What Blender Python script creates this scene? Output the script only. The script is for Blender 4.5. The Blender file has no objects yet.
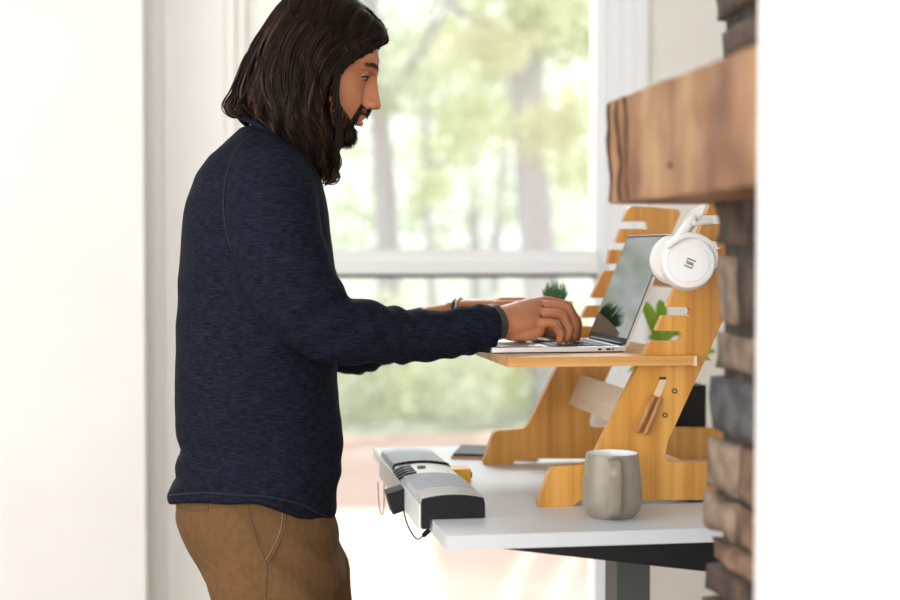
import bpy, bmesh, math, random
from mathutils import Vector, Matrix, noise
from mathutils.bvhtree import BVHTree
from mathutils.geometry import tessellate_polygon
random.seed(7)
S = bpy.context.scene
COL = S.collection
# ------------------------------------------------------------------ camera
F = 1500.0; TH = math.atan(237/1500); PT = math.atan(47/1500)
EYE = Vector((0, 0, 1.22))
cam = bpy.data.cameras.new('camera'); camo = bpy.data.objects.new('camera', cam); COL.objects.link(camo)
cam.sensor_width = 36; cam.lens = 60; cam.clip_start = .05; cam.clip_end = 300
camo.location = EYE; camo.rotation_euler = (math.pi/2 - PT, 0, -TH)
cam.dof.use_dof = True; cam.dof.focus_distance = 2.42; cam.dof.aperture_fstop = 2.3
S.camera = camo
# ------------------------------------------------------------------ world, sun, added fill lamps, exposure
S.view_settings.view_transform = 'Standard'; S.view_settings.look = 'None'
S.view_settings.exposure = 0.0; S.view_settings.gamma = 1.0
S.view_settings.use_curve_mapping = False
S.cycles.use_denoising = True
S.cycles.max_bounces = 8; S.cycles.sample_clamp_indirect = 6
W = bpy.data.worlds.new('sky'); S.world = W; W.use_nodes = True
bg = W.node_tree.nodes['Background']; bg.inputs[0].default_value = (.93, .97, 1, 1); bg.inputs[1].default_value = 1.95
def lamp(name, kind, loc, rot, energy, color=(1, 1, 1), sx=1, sy=1, angle=None):
    l = bpy.data.lights.new(name, kind); l.energy = energy; l.color = color
    if kind == 'AREA': l.shape = 'RECTANGLE'; l.size = sx; l.size_y = sy
    if angle is not None: l.angle = angle
    o = bpy.data.objects.new(name, l); COL.objects.link(o); o.location = loc; o.rotation_euler = rot
    return o
SUNV = Vector((-.42, -.50, -.95)).normalized()          # direction sunlight travels
sun = lamp('sun', 'SUN', (5, 8, 9), SUNV.to_track_quat('-Z', 'Y').to_euler(), 5.6, (1, .96, .9), angle=.02)
# added fill lamps, unseen, behind the camera and on the left
lamp('rear_fill', 'AREA', (-.9, -1.9, 1.5), (math.radians(90), 0, 0), 76, (1, 1, 1), 2.4, 1.8)
lamp('left_fill', 'AREA', (-2.45, .9, 1.5), (math.radians(90), 0, math.radians(-90)), 42, (1, 1, 1), 2.2, 1.8)
lamp('outdoor_rim_fill', 'AREA', (.45, 5.25, 3.0), (Vector((.1, 2.5, 1.1))-Vector((.45, 5.25, 3.0))).to_track_quat('-Z', 'Y').to_euler(), 150, (.95, .98, 1), 2.4, 1.0)  # added lamp outdoors above the view, gives a rim from above

# ------------------------------------------------------------------ pixel rays (900x600) onto real planes
cR = Vector((math.cos(TH), -math.sin(TH), 0))
cF = Vector((math.sin(TH)*math.cos(PT), math.cos(TH)*math.cos(PT), -math.sin(PT)))
cU = cR.cross(cF)
def ray(px, py): return cF + cR*((px-450)/F) + cU*((300-py)/F)
def oY(px, py, Y): r = ray(px, py); return EYE + r*(Y/r.y)
def oZ(px, py, Z): r = ray(px, py); return EYE + r*((Z-EYE.z)/r.z)
def oX(px, py, X): r = ray(px, py); return EYE + r*(X/r.x)

# ------------------------------------------------------------------ materials
def mat(name, color, rough=.5, metal=0, spec=.5, **k):
    m = bpy.data.materials.new(name); m.use_nodes = True
    b = m.node_tree.nodes['Principled BSDF']
    b.inputs['Base Color'].default_value = (*color, 1); b.inputs['Roughness'].default_value = rough
    b.inputs['Metallic'].default_value = metal; b.inputs['Specular IOR Level'].default_value = spec
    for kk, v in k.items():
        b.inputs[kk.replace('_', ' ')].default_value = v
    return m
def noisy(name, c1, c2, scale=(5, 5, 5), rough=.5, detail=4, bump=0, lo=.35, hi=.65, coord='Object', spec=.5, bscale=1, **k):
    m = mat(name, c1, rough, spec=spec, **k); nt = m.node_tree; n = nt.nodes; L = nt.links.new
    b = n['Principled BSDF']
    tc = n.new('ShaderNodeTexCoord'); mp = n.new('ShaderNodeMapping'); nz = n.new('ShaderNodeTexNoise'); cr = n.new('ShaderNodeValToRGB')
    mp.inputs['Scale'].default_value = scale; nz.inputs['Scale'].default_value = 1; nz.inputs['Detail'].default_value = detail
    L(tc.outputs[coord], mp.inputs[0]); L(mp.outputs[0], nz.inputs['Vector']); L(nz.outputs['Fac'], cr.inputs[0])
    cr.color_ramp.elements[0].position = lo; cr.color_ramp.elements[1].position = hi
    cr.color_ramp.elements[0].color = (*c1, 1); cr.color_ramp.elements[1].color = (*c2, 1)
    L(cr.outputs[0], b.inputs['Base Color'])
    if bump:
        bp = n.new('ShaderNodeBump'); bp.inputs['Strength'].default_value = bump; bp.inputs['Distance'].default_value = .01*bscale
        L(nz.outputs['Fac'], bp.inputs['Height']); L(bp.outputs[0], b.inputs['Normal'])
    return m
M = {}
M['plaster'] = noisy('white_plaster', (.90, .90, .885), (.93, .93, .92), (3, 3, 3), .8)
M['boards'] = noisy('cream_painted_boards', (.86, .86, .835), (.88, .88, .855), (2, 2, .4), .55)
M['beige'] = noisy('beige_wall_paint', (.86, .845, .79), (.88, .865, .81), (2, 2, 2), .75)
M['trimw'] = noisy('white_gloss_trim', (.90, .925, .95), (.92, .94, .96), (3, 3, 1), .35)
M['casing'] = noisy('warm_white_casing', (.90, .88, .83), (.92, .90, .85), (3, 3, 1), .4)
M['dark'] = mat('dark_gasket_and_slot_shade', (.03, .033, .03), .6)
M['floorw'] = noisy('oak_floor', (.33, .2, .1), (.45, .29, .16), (1.5, 18, 1), .45)
M['ceil'] = mat('ceiling_white', (.85, .85, .83), .9)
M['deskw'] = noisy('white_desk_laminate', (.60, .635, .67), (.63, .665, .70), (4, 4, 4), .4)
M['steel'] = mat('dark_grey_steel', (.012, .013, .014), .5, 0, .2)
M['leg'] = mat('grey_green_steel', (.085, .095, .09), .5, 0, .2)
M['mug'] = noisy('taupe_stoneware', (.235, .20, .155), (.275, .235, .185), (40, 40, 40), .33)
M['mugin'] = mat('white_glaze', (.82, .84, .86), .2)
M['alu'] = mat('silver_aluminium', (.80, .80, .80), .38, .6)
M['black'] = mat('black_plastic', (.009, .009, .010), .5, 0, .2)
M['key'] = mat('black_keys', (.02, .02, .022), .5)
M['screen'] = mat('glossy_black_screen', (.004, .004, .005), .03, 0, .5)
M['white'] = mat('white_plastic', (.80, .80, .80), .35)
M['offw'] = mat('soft_white_leatherette', (.72, .70, .67), .5)
M['greyl'] = mat('grey_print', (.22, .24, .26), .4)
M['brass'] = mat('brass', (.55, .38, .16), .3, .9)
M['fabg'] = noisy('blue_grey_fabric', (.46, .50, .54), (.53, .57, .61), (60, 60, 60), .8, bump=.1)
M['lightg'] = mat('light_grey_plastic', (.48, .48, .45), .5)
M['yellow'] = mat('amber_plastic', (.75, .38, .02), .4)
M['tan'] = noisy('tan_card', (.46, .28, .16), (.52, .33, .2), (20, 20, 20), .7)
M['pot'] = mat('tan_ceramic', (.74, .58, .40), .5)
M['soil'] = mat('soil', (.04, .025, .015), .9)
M['white_rock'] = mat('white_pot', (.7, .7, .68), .5)
M['skin'] = noisy('skin', (.40, .145, .062), (.47, .185, .085), (22, 22, 22), .48, bump=.12, bscale=.2, Subsurface_Weight=.12, Subsurface_Radius=(.012, .005, .003))
M['beard'] = mat('dark_beard', (.012, .006, .004), .6, 0, .2)
M['hair0'] = mat('dark_brown_hair', (.0085, .0040, .0024), .5, spec=.10)
M['hair1'] = mat('brown_hair', (.018, .0075, .004), .45, spec=.16)
M['hair2'] = mat('auburn_hair', (.058, .022, .010), .42, spec=.25)
M['eyew'] = mat('eye_white', (.34, .27, .23), .35)
M['shoe'] = mat('brown_leather', (.08, .04, .02), .5)
M['lip'] = mat('lip', (.45, .13, .09), .4)
M['stitch'] = mat('tan_stitching', (.30, .18, .09), .8)
M['seam'] = mat('brown_seam', (.10, .055, .025), .8)
M['strap'] = mat('olive_grey_strap', (.03, .03, .022), .6)

def wood(name, c1, c2, c3, axis='Z', s=70, rough=.42, stripe=.0):
    m = mat(name, c1, rough); nt = m.node_tree; n = nt.nodes; L = nt.links.new; b = n['Principled BSDF']
    tc = n.new('ShaderNodeTexCoord'); mp = n.new('ShaderNodeMapping'); nz = n.new('ShaderNodeTexNoise'); cr = n.new('ShaderNodeValToRGB')
    sc = {'X': (1.5, s, s), 'Y': (s, 1.5, s), 'Z': (s, s, 1.5)}[axis]
    mp.inputs['Scale'].default_value = sc; nz.inputs['Scale'].default_value = 1; nz.inputs['Detail'].default_value = 5
    L(tc.outputs['Object'], mp.inputs[0]); L(mp.outputs[0], nz.inputs['Vector']); L(nz.outputs['Fac'], cr.inputs[0])
    e = cr.color_ramp.elements; e[0].position = .3; e[1].position = .7; e[0].color = (*c1, 1); e[1].color = (*c3, 1)
    q = e.new(.5); q.color = (*c2, 1)
    n2 = n.new('ShaderNodeTexNoise'); n2.inputs['Scale'].default_value = 1; mp2 = n.new('ShaderNodeMapping')
    mp2.inputs['Scale'].default_value = tuple(v*.33 for v in sc)
    L(tc.outputs['Object'], mp2.inputs[0]); L(mp2.outputs[0], n2.inputs['Vector'])
    mx = n.new('ShaderNodeMixRGB'); mx.blend_type = 'MULTIPLY'; mx.inputs[0].default_value = .55
    c2r = n.new('ShaderNodeValToRGB'); c2r.color_ramp.elements[0].position = .4; c2r.color_ramp.elements[1].position = .6
    c2r.color_ramp.elements[0].color = (.72, .66, .58, 1); c2r.color_ramp.elements[1].color = (1, 1, 1, 1)
    L(n2.outputs['Fac'], c2r.inputs[0]); L(cr.outputs[0], mx.inputs[1]); L(c2r.outputs[0], mx.inputs[2]); L(mx.outputs[0], b.inputs['Base Color'])
    return m
M['bamboo'] = wood('bamboo_upright_grain', (.50, .21, .03), (.60, .28, .048), (.70, .36, .085), 'Z')
M['bambooh'] = wood('bamboo_level_grain', (.50, .22, .05), (.60, .31, .09), (.70, .40, .14), 'X')
M['palewood'] = wood('pale_maple', (.72, .55, .38), (.78, .62, .45), (.82, .68, .52), 'Y', 40)
M['peg'] = wood('reddish_peg_wood', (.30, .12, .03), (.38, .17, .05), (.45, .22, .07), 'Z')

# heathered navy knit, khaki twill
def knit(name, c1, c2, sc, rough=.85, sheen=.3, lo=.4, hi=.62):
    m = noisy(name, c1, c2, sc, rough, 3, bump=.12, lo=lo, hi=hi, bscale=.25, spec=.08)
    b = m.node_tree.nodes['Principled BSDF']; b.inputs['Sheen Weight'].default_value = sheen; b.inputs['Sheen Roughness'].default_value = .4
    return m
M['shirt'] = knit('heathered_navy_knit', (.0040, .0052, .0105), (.0115, .0150, .027), (80, 80, 600), sheen=.0)
M['khaki'] = knit('khaki_twill', (.120, .066, .029), (.140, .077, .034), (90, 90, 90), sheen=.02)

def stone_mat(name, a, b_):
    return noisy(name, a, b_, (26, 26, 26), .85, 8, bump=1.0, lo=.36, hi=.64)
M['st0'] = stone_mat('brown_stone', (.035, .022, .016), (.105, .070, .050))
M['st1'] = stone_mat('tan_stone', (.12, .085, .06), (.29, .215, .16))
M['st2'] = stone_mat('blue_grey_stone', (.04, .042, .048), (.10, .10, .105))
M['st3'] = stone_mat('rust_stone', (.12, .065, .04), (.26, .165, .11))
M['mortar'] = noisy('dark_mortar', (.03, .024, .02), (.07, .055, .045), (40, 40, 40), .95, bump=.4)

def mantle_mat():
    m = mat('rough_sawn_beam', (.3, .2, .1), .6); nt = m.node_tree; n = nt.nodes; L = nt.links.new; b = n['Principled BSDF']
    tc = n.new('ShaderNodeTexCoord')
    def nz(sc, det=4):
        mp = n.new('ShaderNodeMapping'); mp.inputs['Scale'].default_value = sc; t = n.new('ShaderNodeTexNoise'); t.inputs['Scale'].default_value = 1; t.inputs['Detail'].default_value = det
        L(tc.outputs['Object'], mp.inputs[0]); L(mp.outputs[0], t.inputs['Vector']); return t
    a = nz((6, 8, 5)); s = nz((30, 45, 4), 3); g = nz((10, 6, 40), 3)
    r1 = n.new('ShaderNodeValToRGB'); e = r1.color_ramp.elements; e[0].position = .32; e[1].position = .68
    e[0].color = (.17, .078, .042, 1); e[1].color = (.44, .28, .14, 1); q = e.new(.5); q.color = (.31, .17, .09, 1)
    L(a.outputs['Fac'], r1.inputs[0])
    r2 = n.new('ShaderNodeValToRGB'); r2.color_ramp.elements[0].position = .36; r2.color_ramp.elements[1].position = .52
    r2.color_ramp.elements[0].color = (.55, .45, .4, 1); r2.color_ramp.elements[1].color = (1, 1, 1, 1); L(s.outputs['Fac'], r2.inputs[0])
    mx = n.new('ShaderNodeMixRGB'); mx.blend_type = 'MULTIPLY'; mx.inputs[0].default_value = .4
    L(r1.outputs[0], mx.inputs[1]); L(r2.outputs[0], mx.inputs[2]); L(mx.outputs[0], b.inputs['Base Color'])
    bp = n.new('ShaderNodeBump'); bp.inputs['Strength'].default_value = .5; bp.inputs['Distance'].default_value = .004
    L(s.outputs['Fac'], bp.inputs['Height']); L(bp.outputs[0], b.inputs['Normal'])
    return m
M['beam'] = mantle_mat()
M['split'] = mat('dark_wood_split', (.07, .03, .015), .8)

def leafy(name, c1, c2, trans=.5):
    m = bpy.data.materials.new(name); m.use_nodes = True; nt = m.node_tree; n = nt.nodes; L = nt.links.new
    n.remove(n['Principled BSDF']); out = n['Material Output']
    tc = n.new('ShaderNodeTexCoord'); nz = n.new('ShaderNodeTexNoise'); nz.inputs['Scale'].default_value = 1.3
    cr = n.new('ShaderNodeValToRGB'); cr.color_ramp.elements[0].position = .4; cr.color_ramp.elements[1].position = .6
    cr.color_ramp.elements[0].color = (*c1, 1); cr.color_ramp.elements[1].color = (*c2, 1)
    L(tc.outputs['Object'], nz.inputs['Vector']); L(nz.outputs['Fac'], cr.inputs[0])
    d = n.new('ShaderNodeBsdfDiffuse'); t = n.new('ShaderNodeBsdfTranslucent'); mx = n.new('ShaderNodeMixShader'); mx.inputs[0].default_value = trans
    L(cr.outputs[0], d.inputs[0]); L(cr.outputs[0], t.inputs[0]); L(d.outputs[0], mx.inputs[1]); L(t.outputs[0], mx.inputs[2]); L(mx.outputs[0], out.inputs[0])
    return m
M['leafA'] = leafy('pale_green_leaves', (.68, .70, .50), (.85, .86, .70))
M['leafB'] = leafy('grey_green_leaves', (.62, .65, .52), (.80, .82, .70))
M['leafC'] = leafy('bright_house_leaves', (.10, .36, .06), (.55, .70, .10), .4)
M['grassy'] = leafy('dark_succulent', (.07, .17, .06), (.20, .36, .18), .2)
M['bark'] = noisy('pale_bark', (.42, .40, .42), (.54, .52, .54), (6, 6, 1.5), .9)
M['lawn'] = noisy('dry_pale_grass', (.29, .32, .24), (.38, .39, .33), (.9, .45, 1), .95)
M['patio'] = noisy('pink_patio_pavers', (.52, .365, .31), (.59, .435, .38), (1.2, 1.2, 1), .8)

def glass_mat():
    m = bpy.data.materials.new('window_glass'); m.use_nodes = True; nt = m.node_tree; n = nt.nodes; L = nt.links.new
    n.remove(n['Principled BSDF']); out = n['Material Output']
    t = n.new('ShaderNodeBsdfTransparent'); t.inputs[0].default_value = (.97, .98, .97, 1); g = n.new('ShaderNodeBsdfGlossy'); g.inputs['Roughness'].default_value = .0
    f = n.new('ShaderNodeFresnel'); f.inputs[0].default_value = 1.3; mx = n.new('ShaderNodeMixShader')
    L(f.outputs[0], mx.inputs[0]); L(t.outputs[0], mx.inputs[1]); L(g.outputs[0], mx.inputs[2]); L(mx.outputs[0], out.inputs[0])
    return m
M['glass'] = glass_mat()

# ------------------------------------------------------------------ helpers
def link(name, me, m, parent=None, smooth=False):
    o = bpy.data.objects.new(name, me); COL.objects.link(o)
    ms = m if isinstance(m, (list, tuple)) else [m]
    for q in ms: me.materials.append(M[q] if isinstance(q, str) else q)
    if smooth: me.polygons.foreach_set('use_smooth', [True]*len(me.polygons))
    if parent: o.parent = parent; o.matrix_parent_inverse = Matrix.Translation(-parent.location) if parent.type == 'EMPTY' else Matrix()
    return o
def obj(name, bm, m, parent=None, smooth=False, bevel=0, seg=2):
    if bevel:
        bmesh.ops.bevel(bm, geom=[e for e in bm.edges if e.calc_face_angle(0) > .5], offset=bevel, segments=seg, affect='EDGES', profile=.5, clamp_overlap=True)
    bmesh.ops.recalc_face_normals(bm, faces=bm.faces)
    me = bpy.data.meshes.new(name); bm.to_mesh(me); bm.free()
    o = link(name, me, m, parent, smooth)
    if smooth == 'auto':
        me.polygons.foreach_set('use_smooth', [True]*len(me.polygons))
        me.set_sharp_from_angle(angle=.7)
    return o
def tag(o, label=None, cat=None, group=None, kind=None):
    if label: o['label'] = label
    if cat: o['category'] = cat
    if group: o['group'] = group
    if kind: o['kind'] = kind
    return o
def thing(name, label, cat, loc, group=None):
    o = bpy.data.objects.new(name, None); COL.objects.link(o); o.location = loc; o.empty_display_size = .05
    return tag(o, label, cat, group)
def box(bm, a, b):
    a = Vector(a); b = Vector(b); vs = []
    for x in (a.x, b.x):
        for y in (a.y, b.y):
            for z in (a.z, b.z): vs.append(bm.verts.new((x, y, z)))
    for f in ((0, 1, 3, 2), (4, 6, 7, 5), (0, 4, 5, 1), (2, 3, 7, 6), (0, 2, 6, 4), (1, 5, 7, 3)): bm.faces.new([vs[i] for i in f])
    return vs
def B(a, b):
    bm = bmesh.new(); box(bm, a, b); return bm
def struct(name, bm, m, parent=None, bevel=0):
    o = obj(name, bm, m, parent, bevel=bevel)
    if not parent: o['kind'] = 'structure'
    return o
def loft(bm, rings, n=24, p=2.0, caps=True):
    """rings: (center, u, v) ; superellipse exponent p"""
    rows = []
    for r in rings:
        c, u, v = Vector(r[0]), Vector(r[1]), Vector(r[2]); pp = r[3] if len(r) > 3 else p; row = []
        for i in range(n):
            a = 2*math.pi*i/n; ca, sa = math.cos(a), math.sin(a)
            x = math.copysign(abs(ca)**(2/pp), ca); y = math.copysign(abs(sa)**(2/pp), sa)
            row.append(bm.verts.new(c+u*x+v*y))
        rows.append(row)
    for A, Bq in zip(rows, rows[1:]):
        for i in range(n): bm.faces.new((A[i], A[(i+1) % n], Bq[(i+1) % n], Bq[i]))
    if caps:
        bm.faces.new(rows[0][::-1]); bm.faces.new(rows[-1])
    return rows
def catmull(pts, k=6):
    out = []; P = [pts[0]]+list(pts)+[pts[-1]]
    for i in range(1, len(P)-2):
        p0, p1, p2, p3 = P[i-1], P[i], P[i+1], P[i+2]
        for j in range(k):
            t = j/k
            out.append(tuple(.5*((2*b)+(c-a)*t+(2*a-5*b+4*c-d)*t*t+(3*b-a-3*c+d)*t**3) for a, b, c, d in zip(p0, p1, p2, p3)))
    out.append(tuple(pts[-1])); return out
def tube(bm, pts, side=(0, 1, 0), n=12, k=5, flat=1.0, round_end=True, smooth=True):
    """pts: (x,y,z,r[,r2]) -> r across tangent x side, r2 along side"""
    q = [tuple(p) if len(p) == 5 else (*p, p[3]*flat) for p in pts]
    if smooth: q = catmull(q, k)
    rings = []; m = len(q)
    for i, a in enumerate(q):
        c = Vector(a[:3]); t = Vector(q[min(i+1, m-1)][:3])-Vector(q[max(i-1, 0)][:3])
        if t.length < 1e-9: continue
        t.normalize(); v = Vector(side); v = v-t*v.dot(t)
        if v.length < 1e-3: v = Vector((1, 0, 0))-t*t.x
        v.normalize(); u = t.cross(v)
        if i == 0 and round_end: rings.append((c-t*a[3]*.7, u*a[3]*.35, v*a[4]*.35)); rings.append((c-t*a[3]*.4, u*a[3]*.78, v*a[4]*.78))
        rings.append((c, u*a[3], v*a[4]))
        if i == m-1 and round_end: rings.append((c+t*a[3]*.4, u*a[3]*.78, v*a[4]*.78)); rings.append((c+t*a[3]*.7, u*a[3]*.35, v*a[4]*.35))
    loft(bm, rings, n)
def ball(bm, c, r, seg=16):
    r = Vector((r, r, r)) if isinstance(r, (int, float)) else Vector(r)
    bmesh.ops.create_uvsphere(bm, u_segments=seg, v_segments=seg//2+2, radius=1, matrix=Matrix.Translation(Vector(c)) @ Matrix.Diagonal((*r, 1)))
def lathe(bm, prof, c=(0, 0, 0), n=48, cap=True):
    c = Vector(c); rows = []
    for r, z in prof: rows.append([bm.verts.new(c+Vector((r*math.cos(2*math.pi*i/n), r*math.sin(2*math.pi*i/n), z))) for i in range(n)])
    for A, Bq in zip(rows, rows[1:]):
        for i in range(n): bm.faces.new((A[i], A[(i+1) % n], Bq[(i+1) % n], Bq[i]))
    if cap: bm.faces.new(rows[0][::-1]); bm.faces.new(rows[-1])
def round_poly(pts, seg=5):
    """pts (x,z,r)"""
    out = []; n = len(pts)
    for i, (x, z, r) in enumerate(pts):
        p = Vector((x, z)); a = Vector(pts[i-1][:2]); b = Vector(pts[(i+1) % n][:2])
        if r <= 0: out.append(p); continue
        da, db = (a-p), (b-p); ang = da.angle(db, math.pi)
        if ang > 3.0: out.append(p); continue
        t = min(r/math.tan(ang/2), da.length*.49, db.length*.49); A = p+da.normalized()*t; Bq = p+db.normalized()*t
        for s in range(seg+1):
            w = s/seg; out.append(A.lerp(p, w).lerp(p.lerp(Bq, w), w))
    return out
def extrude_poly(bm, poly, f, d):
    """poly 2D list, f maps (x,z)->Vector, d extrude vector; robust caps for concave outlines"""
    lo = [bm.verts.new(f(p)) for p in poly]; hi = [bm.verts.new(v.co+Vector(d)) for v in lo]
    n = len(lo); tris = tessellate_polygon([[Vector((p[0], p[1], 0)) for p in poly]])
    for t in tris:
        try: bm.faces.new([lo[i] for i in t]); bm.faces.new([hi[i] for i in t][::-1])
        except ValueError: pass
    for i in range(n): bm.faces.new((lo[i], lo[(i+1) % n], hi[(i+1) % n], hi[i]))
def remesh(bm, voxel, it=6, fac=.5):
    me = bpy.data.meshes.new('tmp'); bm.to_mesh(me); bm.free(); o = bpy.data.objects.new('tmp', me); COL.objects.link(o)
    r = o.modifiers.new('r', 'REMESH'); r.mode = 'VOXEL'; r.voxel_size = voxel; r.adaptivity = 0
    if it: s = o.modifiers.new('s', 'SMOOTH'); s.iterations = it; s.factor = fac
    dg = bpy.context.evaluated_depsgraph_get(); e = o.evaluated_get(dg); out = bpy.data.meshes.new_from_object(e)
    bpy.data.objects.remove(o); bpy.data.meshes.remove(me); out.materials.clear()
    return out
def smoothstep(a, b, x):
    t = max(0, min(1, (x-a)/(b-a))); return t*t*(3-2*t)

# ================================================================== SETTING
YW = 4.2
struct('floor', B((-2.6, -2.1, -.05), (2.2, YW+.02, 0)), 'floorw')
struct('ceiling', B((-2.6, -2.1, 2.7), (2.2, YW+.1, 2.75)), 'ceil')
def wx(px, y=YW): return oY(px, 300, y).x
xL, xR = wx(227), wx(645)
gl, gr = wx(262), wx(598)
xc = wx(147)
# window wall: tongue-and-groove boards left of the window, painted wall right of it
bm = bmesh.new()
bw = wx(227)-wx(164); x1 = xL
while x1 > xc-.2:
    box(bm, (x1-bw+.003, YW, 0), (x1-.003, YW+.1, 2.7)); box(bm, (x1-.004, YW+.008, 0), (x1+.004, YW+.1, 2.7)); x1 -= bw
struct('wall_front', bm, 'boards')
bm = bmesh.new(); box(bm, (xR, YW, 0), (2.2, YW+.1, 2.7)); box(bm, (xL, YW, 2.45), (xR, YW+.1, 2.7)); box(bm, (xL, YW, 0), (xR, YW+.1, .1))
struct('wall_front.001', bm, 'beige')
struct('wall_left', B((-1.6, 4.02, 0), (xc, YW+.02, 2.7)), 'plaster')
bm = bmesh.new()   # side wall on the left, with an unseen opening added for the fill
for a, b in (((-2.6, -2.1, 0), (-2.5, -.3, 2.7)), ((-2.6, 2.1, 0), (-2.5, YW+.1, 2.7)), ((-2.6, -.3, 0), (-2.5, 2.1, .5)), ((-2.6, -.3, 2.5), (-2.5, 2.1, 2.7))): box(bm, a, b)
box(bm, (-2.5, 4.1, 0), (-1.6, YW+.02, 2.7))
struct('wall_left.001', bm, 'plaster')
bm = bmesh.new()
for a, b in (((-2.6, -2.1, 0), (-2.2, -2.0, 2.7)), ((.4, -2.1, 0), (2.2, -2.0, 2.7)), ((-2.2, -2.1, 0), (.4, -2, .5)), ((-2.2, -2.1, 2.5), (.4, -2, 2.7))): box(bm, a, b)
struct('wall_back', bm, 'plaster')
XM = .50; YM = 1.338
struct('wall_right', B((XM+.002, -2.0, 0), (1.2, YM, 2.7)), 'plaster')
struct('wall_right.001', B((2.1, 1.3, 0), (2.2, YW+.02, 2.7)), 'beige')

# window_1 with casing, sashes, rail, panes
w = B((xL, YW-.015, .1), (wx(236), YW+.11, 2.45)); win = struct('window_1', w, 'casing')
win['kind'] = 'structure'
def wbox(name, x0, x1, z0, z1, y0=-.01, y1=.09, m='trimw'):
    o = obj(name, B((x0, YW+y0, z0), (x1, YW+y1, z1)), m, win, bevel=.003)
    return o
wbox('casing', wx(236.5), wx(247), .1, 2.45, .0, .09, 'casing'); wbox('casing', wx(247.5), gl, .1, 2.45, .02, .09, 'casing')
wbox('sash_frame', gr, wx(608), .1, 2.45, .025, .09); wbox('jamb', wx(608.3), wx(620), .1, 2.45, .0, .09)
wbox('jamb', wx(620.3), wx(632), .1, 2.45, -.006, .09); wbox('casing', wx(632.3), xR, .1, 2.45, -.02, .09)
zt, zb = oY(450, 250, YW).z, oY(450, 274, YW).z
wbox('sash_rail', gl, gr, (zt+zb)/2+.004, zt, .01, .07); wbox('sash_rail', gl, gr, zb, (zt+zb)/2+.003, -.004, .09)
wbox('gasket', gl, gr, oY(450, 278, YW).z, zb-.0005, .004, .09, 'dark')
wbox('window_sill', gl, gr, .1, .17, -.02, .09); wbox('head_frame', gl, gr, 2.38, 2.45, .0, .09)
wbox('pane', gl, gr, zt, 2.38, .045, .05, 'glass'); wbox('pane', gl, gr, .17, oY(450, 277, YW).z, .045, .05, 'glass')

# stone pier and its core
XS = .62
pier = struct('wall_stone', B((XS+.014, YM+.002, 0), (.98, 1.805, 2.7)), 'mortar')
def stone(px0, px1, y0, y1, m, rnd, bulge=0.0):
    """one faced stone on the left face of the pier; pixel box read on the face plane"""
    X = XS-bulge
    p00 = oX(px0, (y0+y1)/2, X); Yf = p00.y; Yn = oX(px1, (y0+y1)/2, X).y if px1 < 755 else YM+.004
    zt_, zb_ = oX(730, y0, X).z, oX(730, y1, X).z
    bm = bmesh.new(); box(bm, (X, Yn+.0012, zb_+.001), (X+.16, Yf+.004, zt_-.001))
    bmesh.ops.subdivide_edges(bm, edges=bm.edges, cuts=5, use_grid_fill=True)
    c = Vector((X+.08, (Yn+Yf)/2, (zb_+zt_)/2)); h = Vector((.08, abs(Yf-Yn)/2, abs(zt_-zb_)/2))
    for v in bm.verts:
        d = v.co-c; q = Vector((d.x/h.x, d.y/h.y, d.z/h.z))
        for i, j, k in ((0, 1, 2), (1, 0, 2), (2, 0, 1)):
            e = max(abs(q[j]), abs(q[k])); v.co[i] -= math.copysign(.0045*max(0, e-.55)**2/.2*abs(q[i]), q[i])
        nn = noise.noise_vector(v.co*22+Vector((rnd, rnd*3, 0))); v.co += nn*.009
    o = obj('stone', bm, m, pier, smooth=True); return o
rows = [(-190, -150, 716, 800, 'st1'), (-148, -90, 712, 800, 'st0'), (-88, -40, 716, 800, 'st3'), (-38, 18, 714, 800, 'st0'), (21, 58, 716, 800, 'st0'), (60, 90, 712, 800, 'st1'),
        (188, 250, 711, 800, 'st0'), (253, 328, 714, 734, 'st1'), (253, 328, 734.5, 800, 'st0'), (331, 375, 713, 800, 'st1'),
        (377, 440, 706, 800, 'st2'), (442, 500, 703, 734, 'st1'), (442, 500, 735, 800, 'st3'), (502, 546, 700, 732, 'st1'), (502, 546, 733, 800, 'st3'),
        (548, 575, 706, 800, 'st3'), (572+4, 612, 702, 800, 'st0'), (614, 680, 700, 800, 'st1'), (682, 760, 704, 800, 'st0'), (762, 860, 700, 800, 'st2'), (862, 960, 703, 800, 'st1'), (962, 1060, 700, 800, 'st0')]
for i, (a, b, l, r, m) in enumerate(rows): stone(l, r, a, b, m, i*1.7, .0)

# mantel beam
zmt, zmb = oX(606, 103, XM).z, oX(614, 203, XM).z; Yf = oX(606, 103, XM).y
bm = bmesh.new(); box(bm, (XM, YM+.001, zmb), (XM+.34, Yf, zmt))
bmesh.ops.subdivide_edges(bm, edges=bm.edges, cuts=14, use_grid_fill=True)
for v in bm.verts:
    if v.co.x < XM+.02:
        v.co.x += .004*noise.noise(Vector((0, v.co.y*18, v.co.z*30))) + .002*noise.noise(Vector((3, v.co.y*90, v.co.z*5)))
    if v.co.z < zmb+.001: v.co.z += .0025*noise.noise(Vector((v.co.y*15, 1, 0)))
    if v.co.z > zmt-.001: v.co.z += .002*noise.noise(Vector((v.co.y*15, 5, 0)))
    if v.co.y > Yf-.001: v.co.y += .004*noise.noise(Vector((v.co.z*25, 8, v.co.x*9))) - (zmt-v.co.z)*.12
beam = tag(obj('mantel_beam', bm, 'beam'), 'rough-sawn brown wooden mantel beam jutting from the stone pier', 'mantel')
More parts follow.
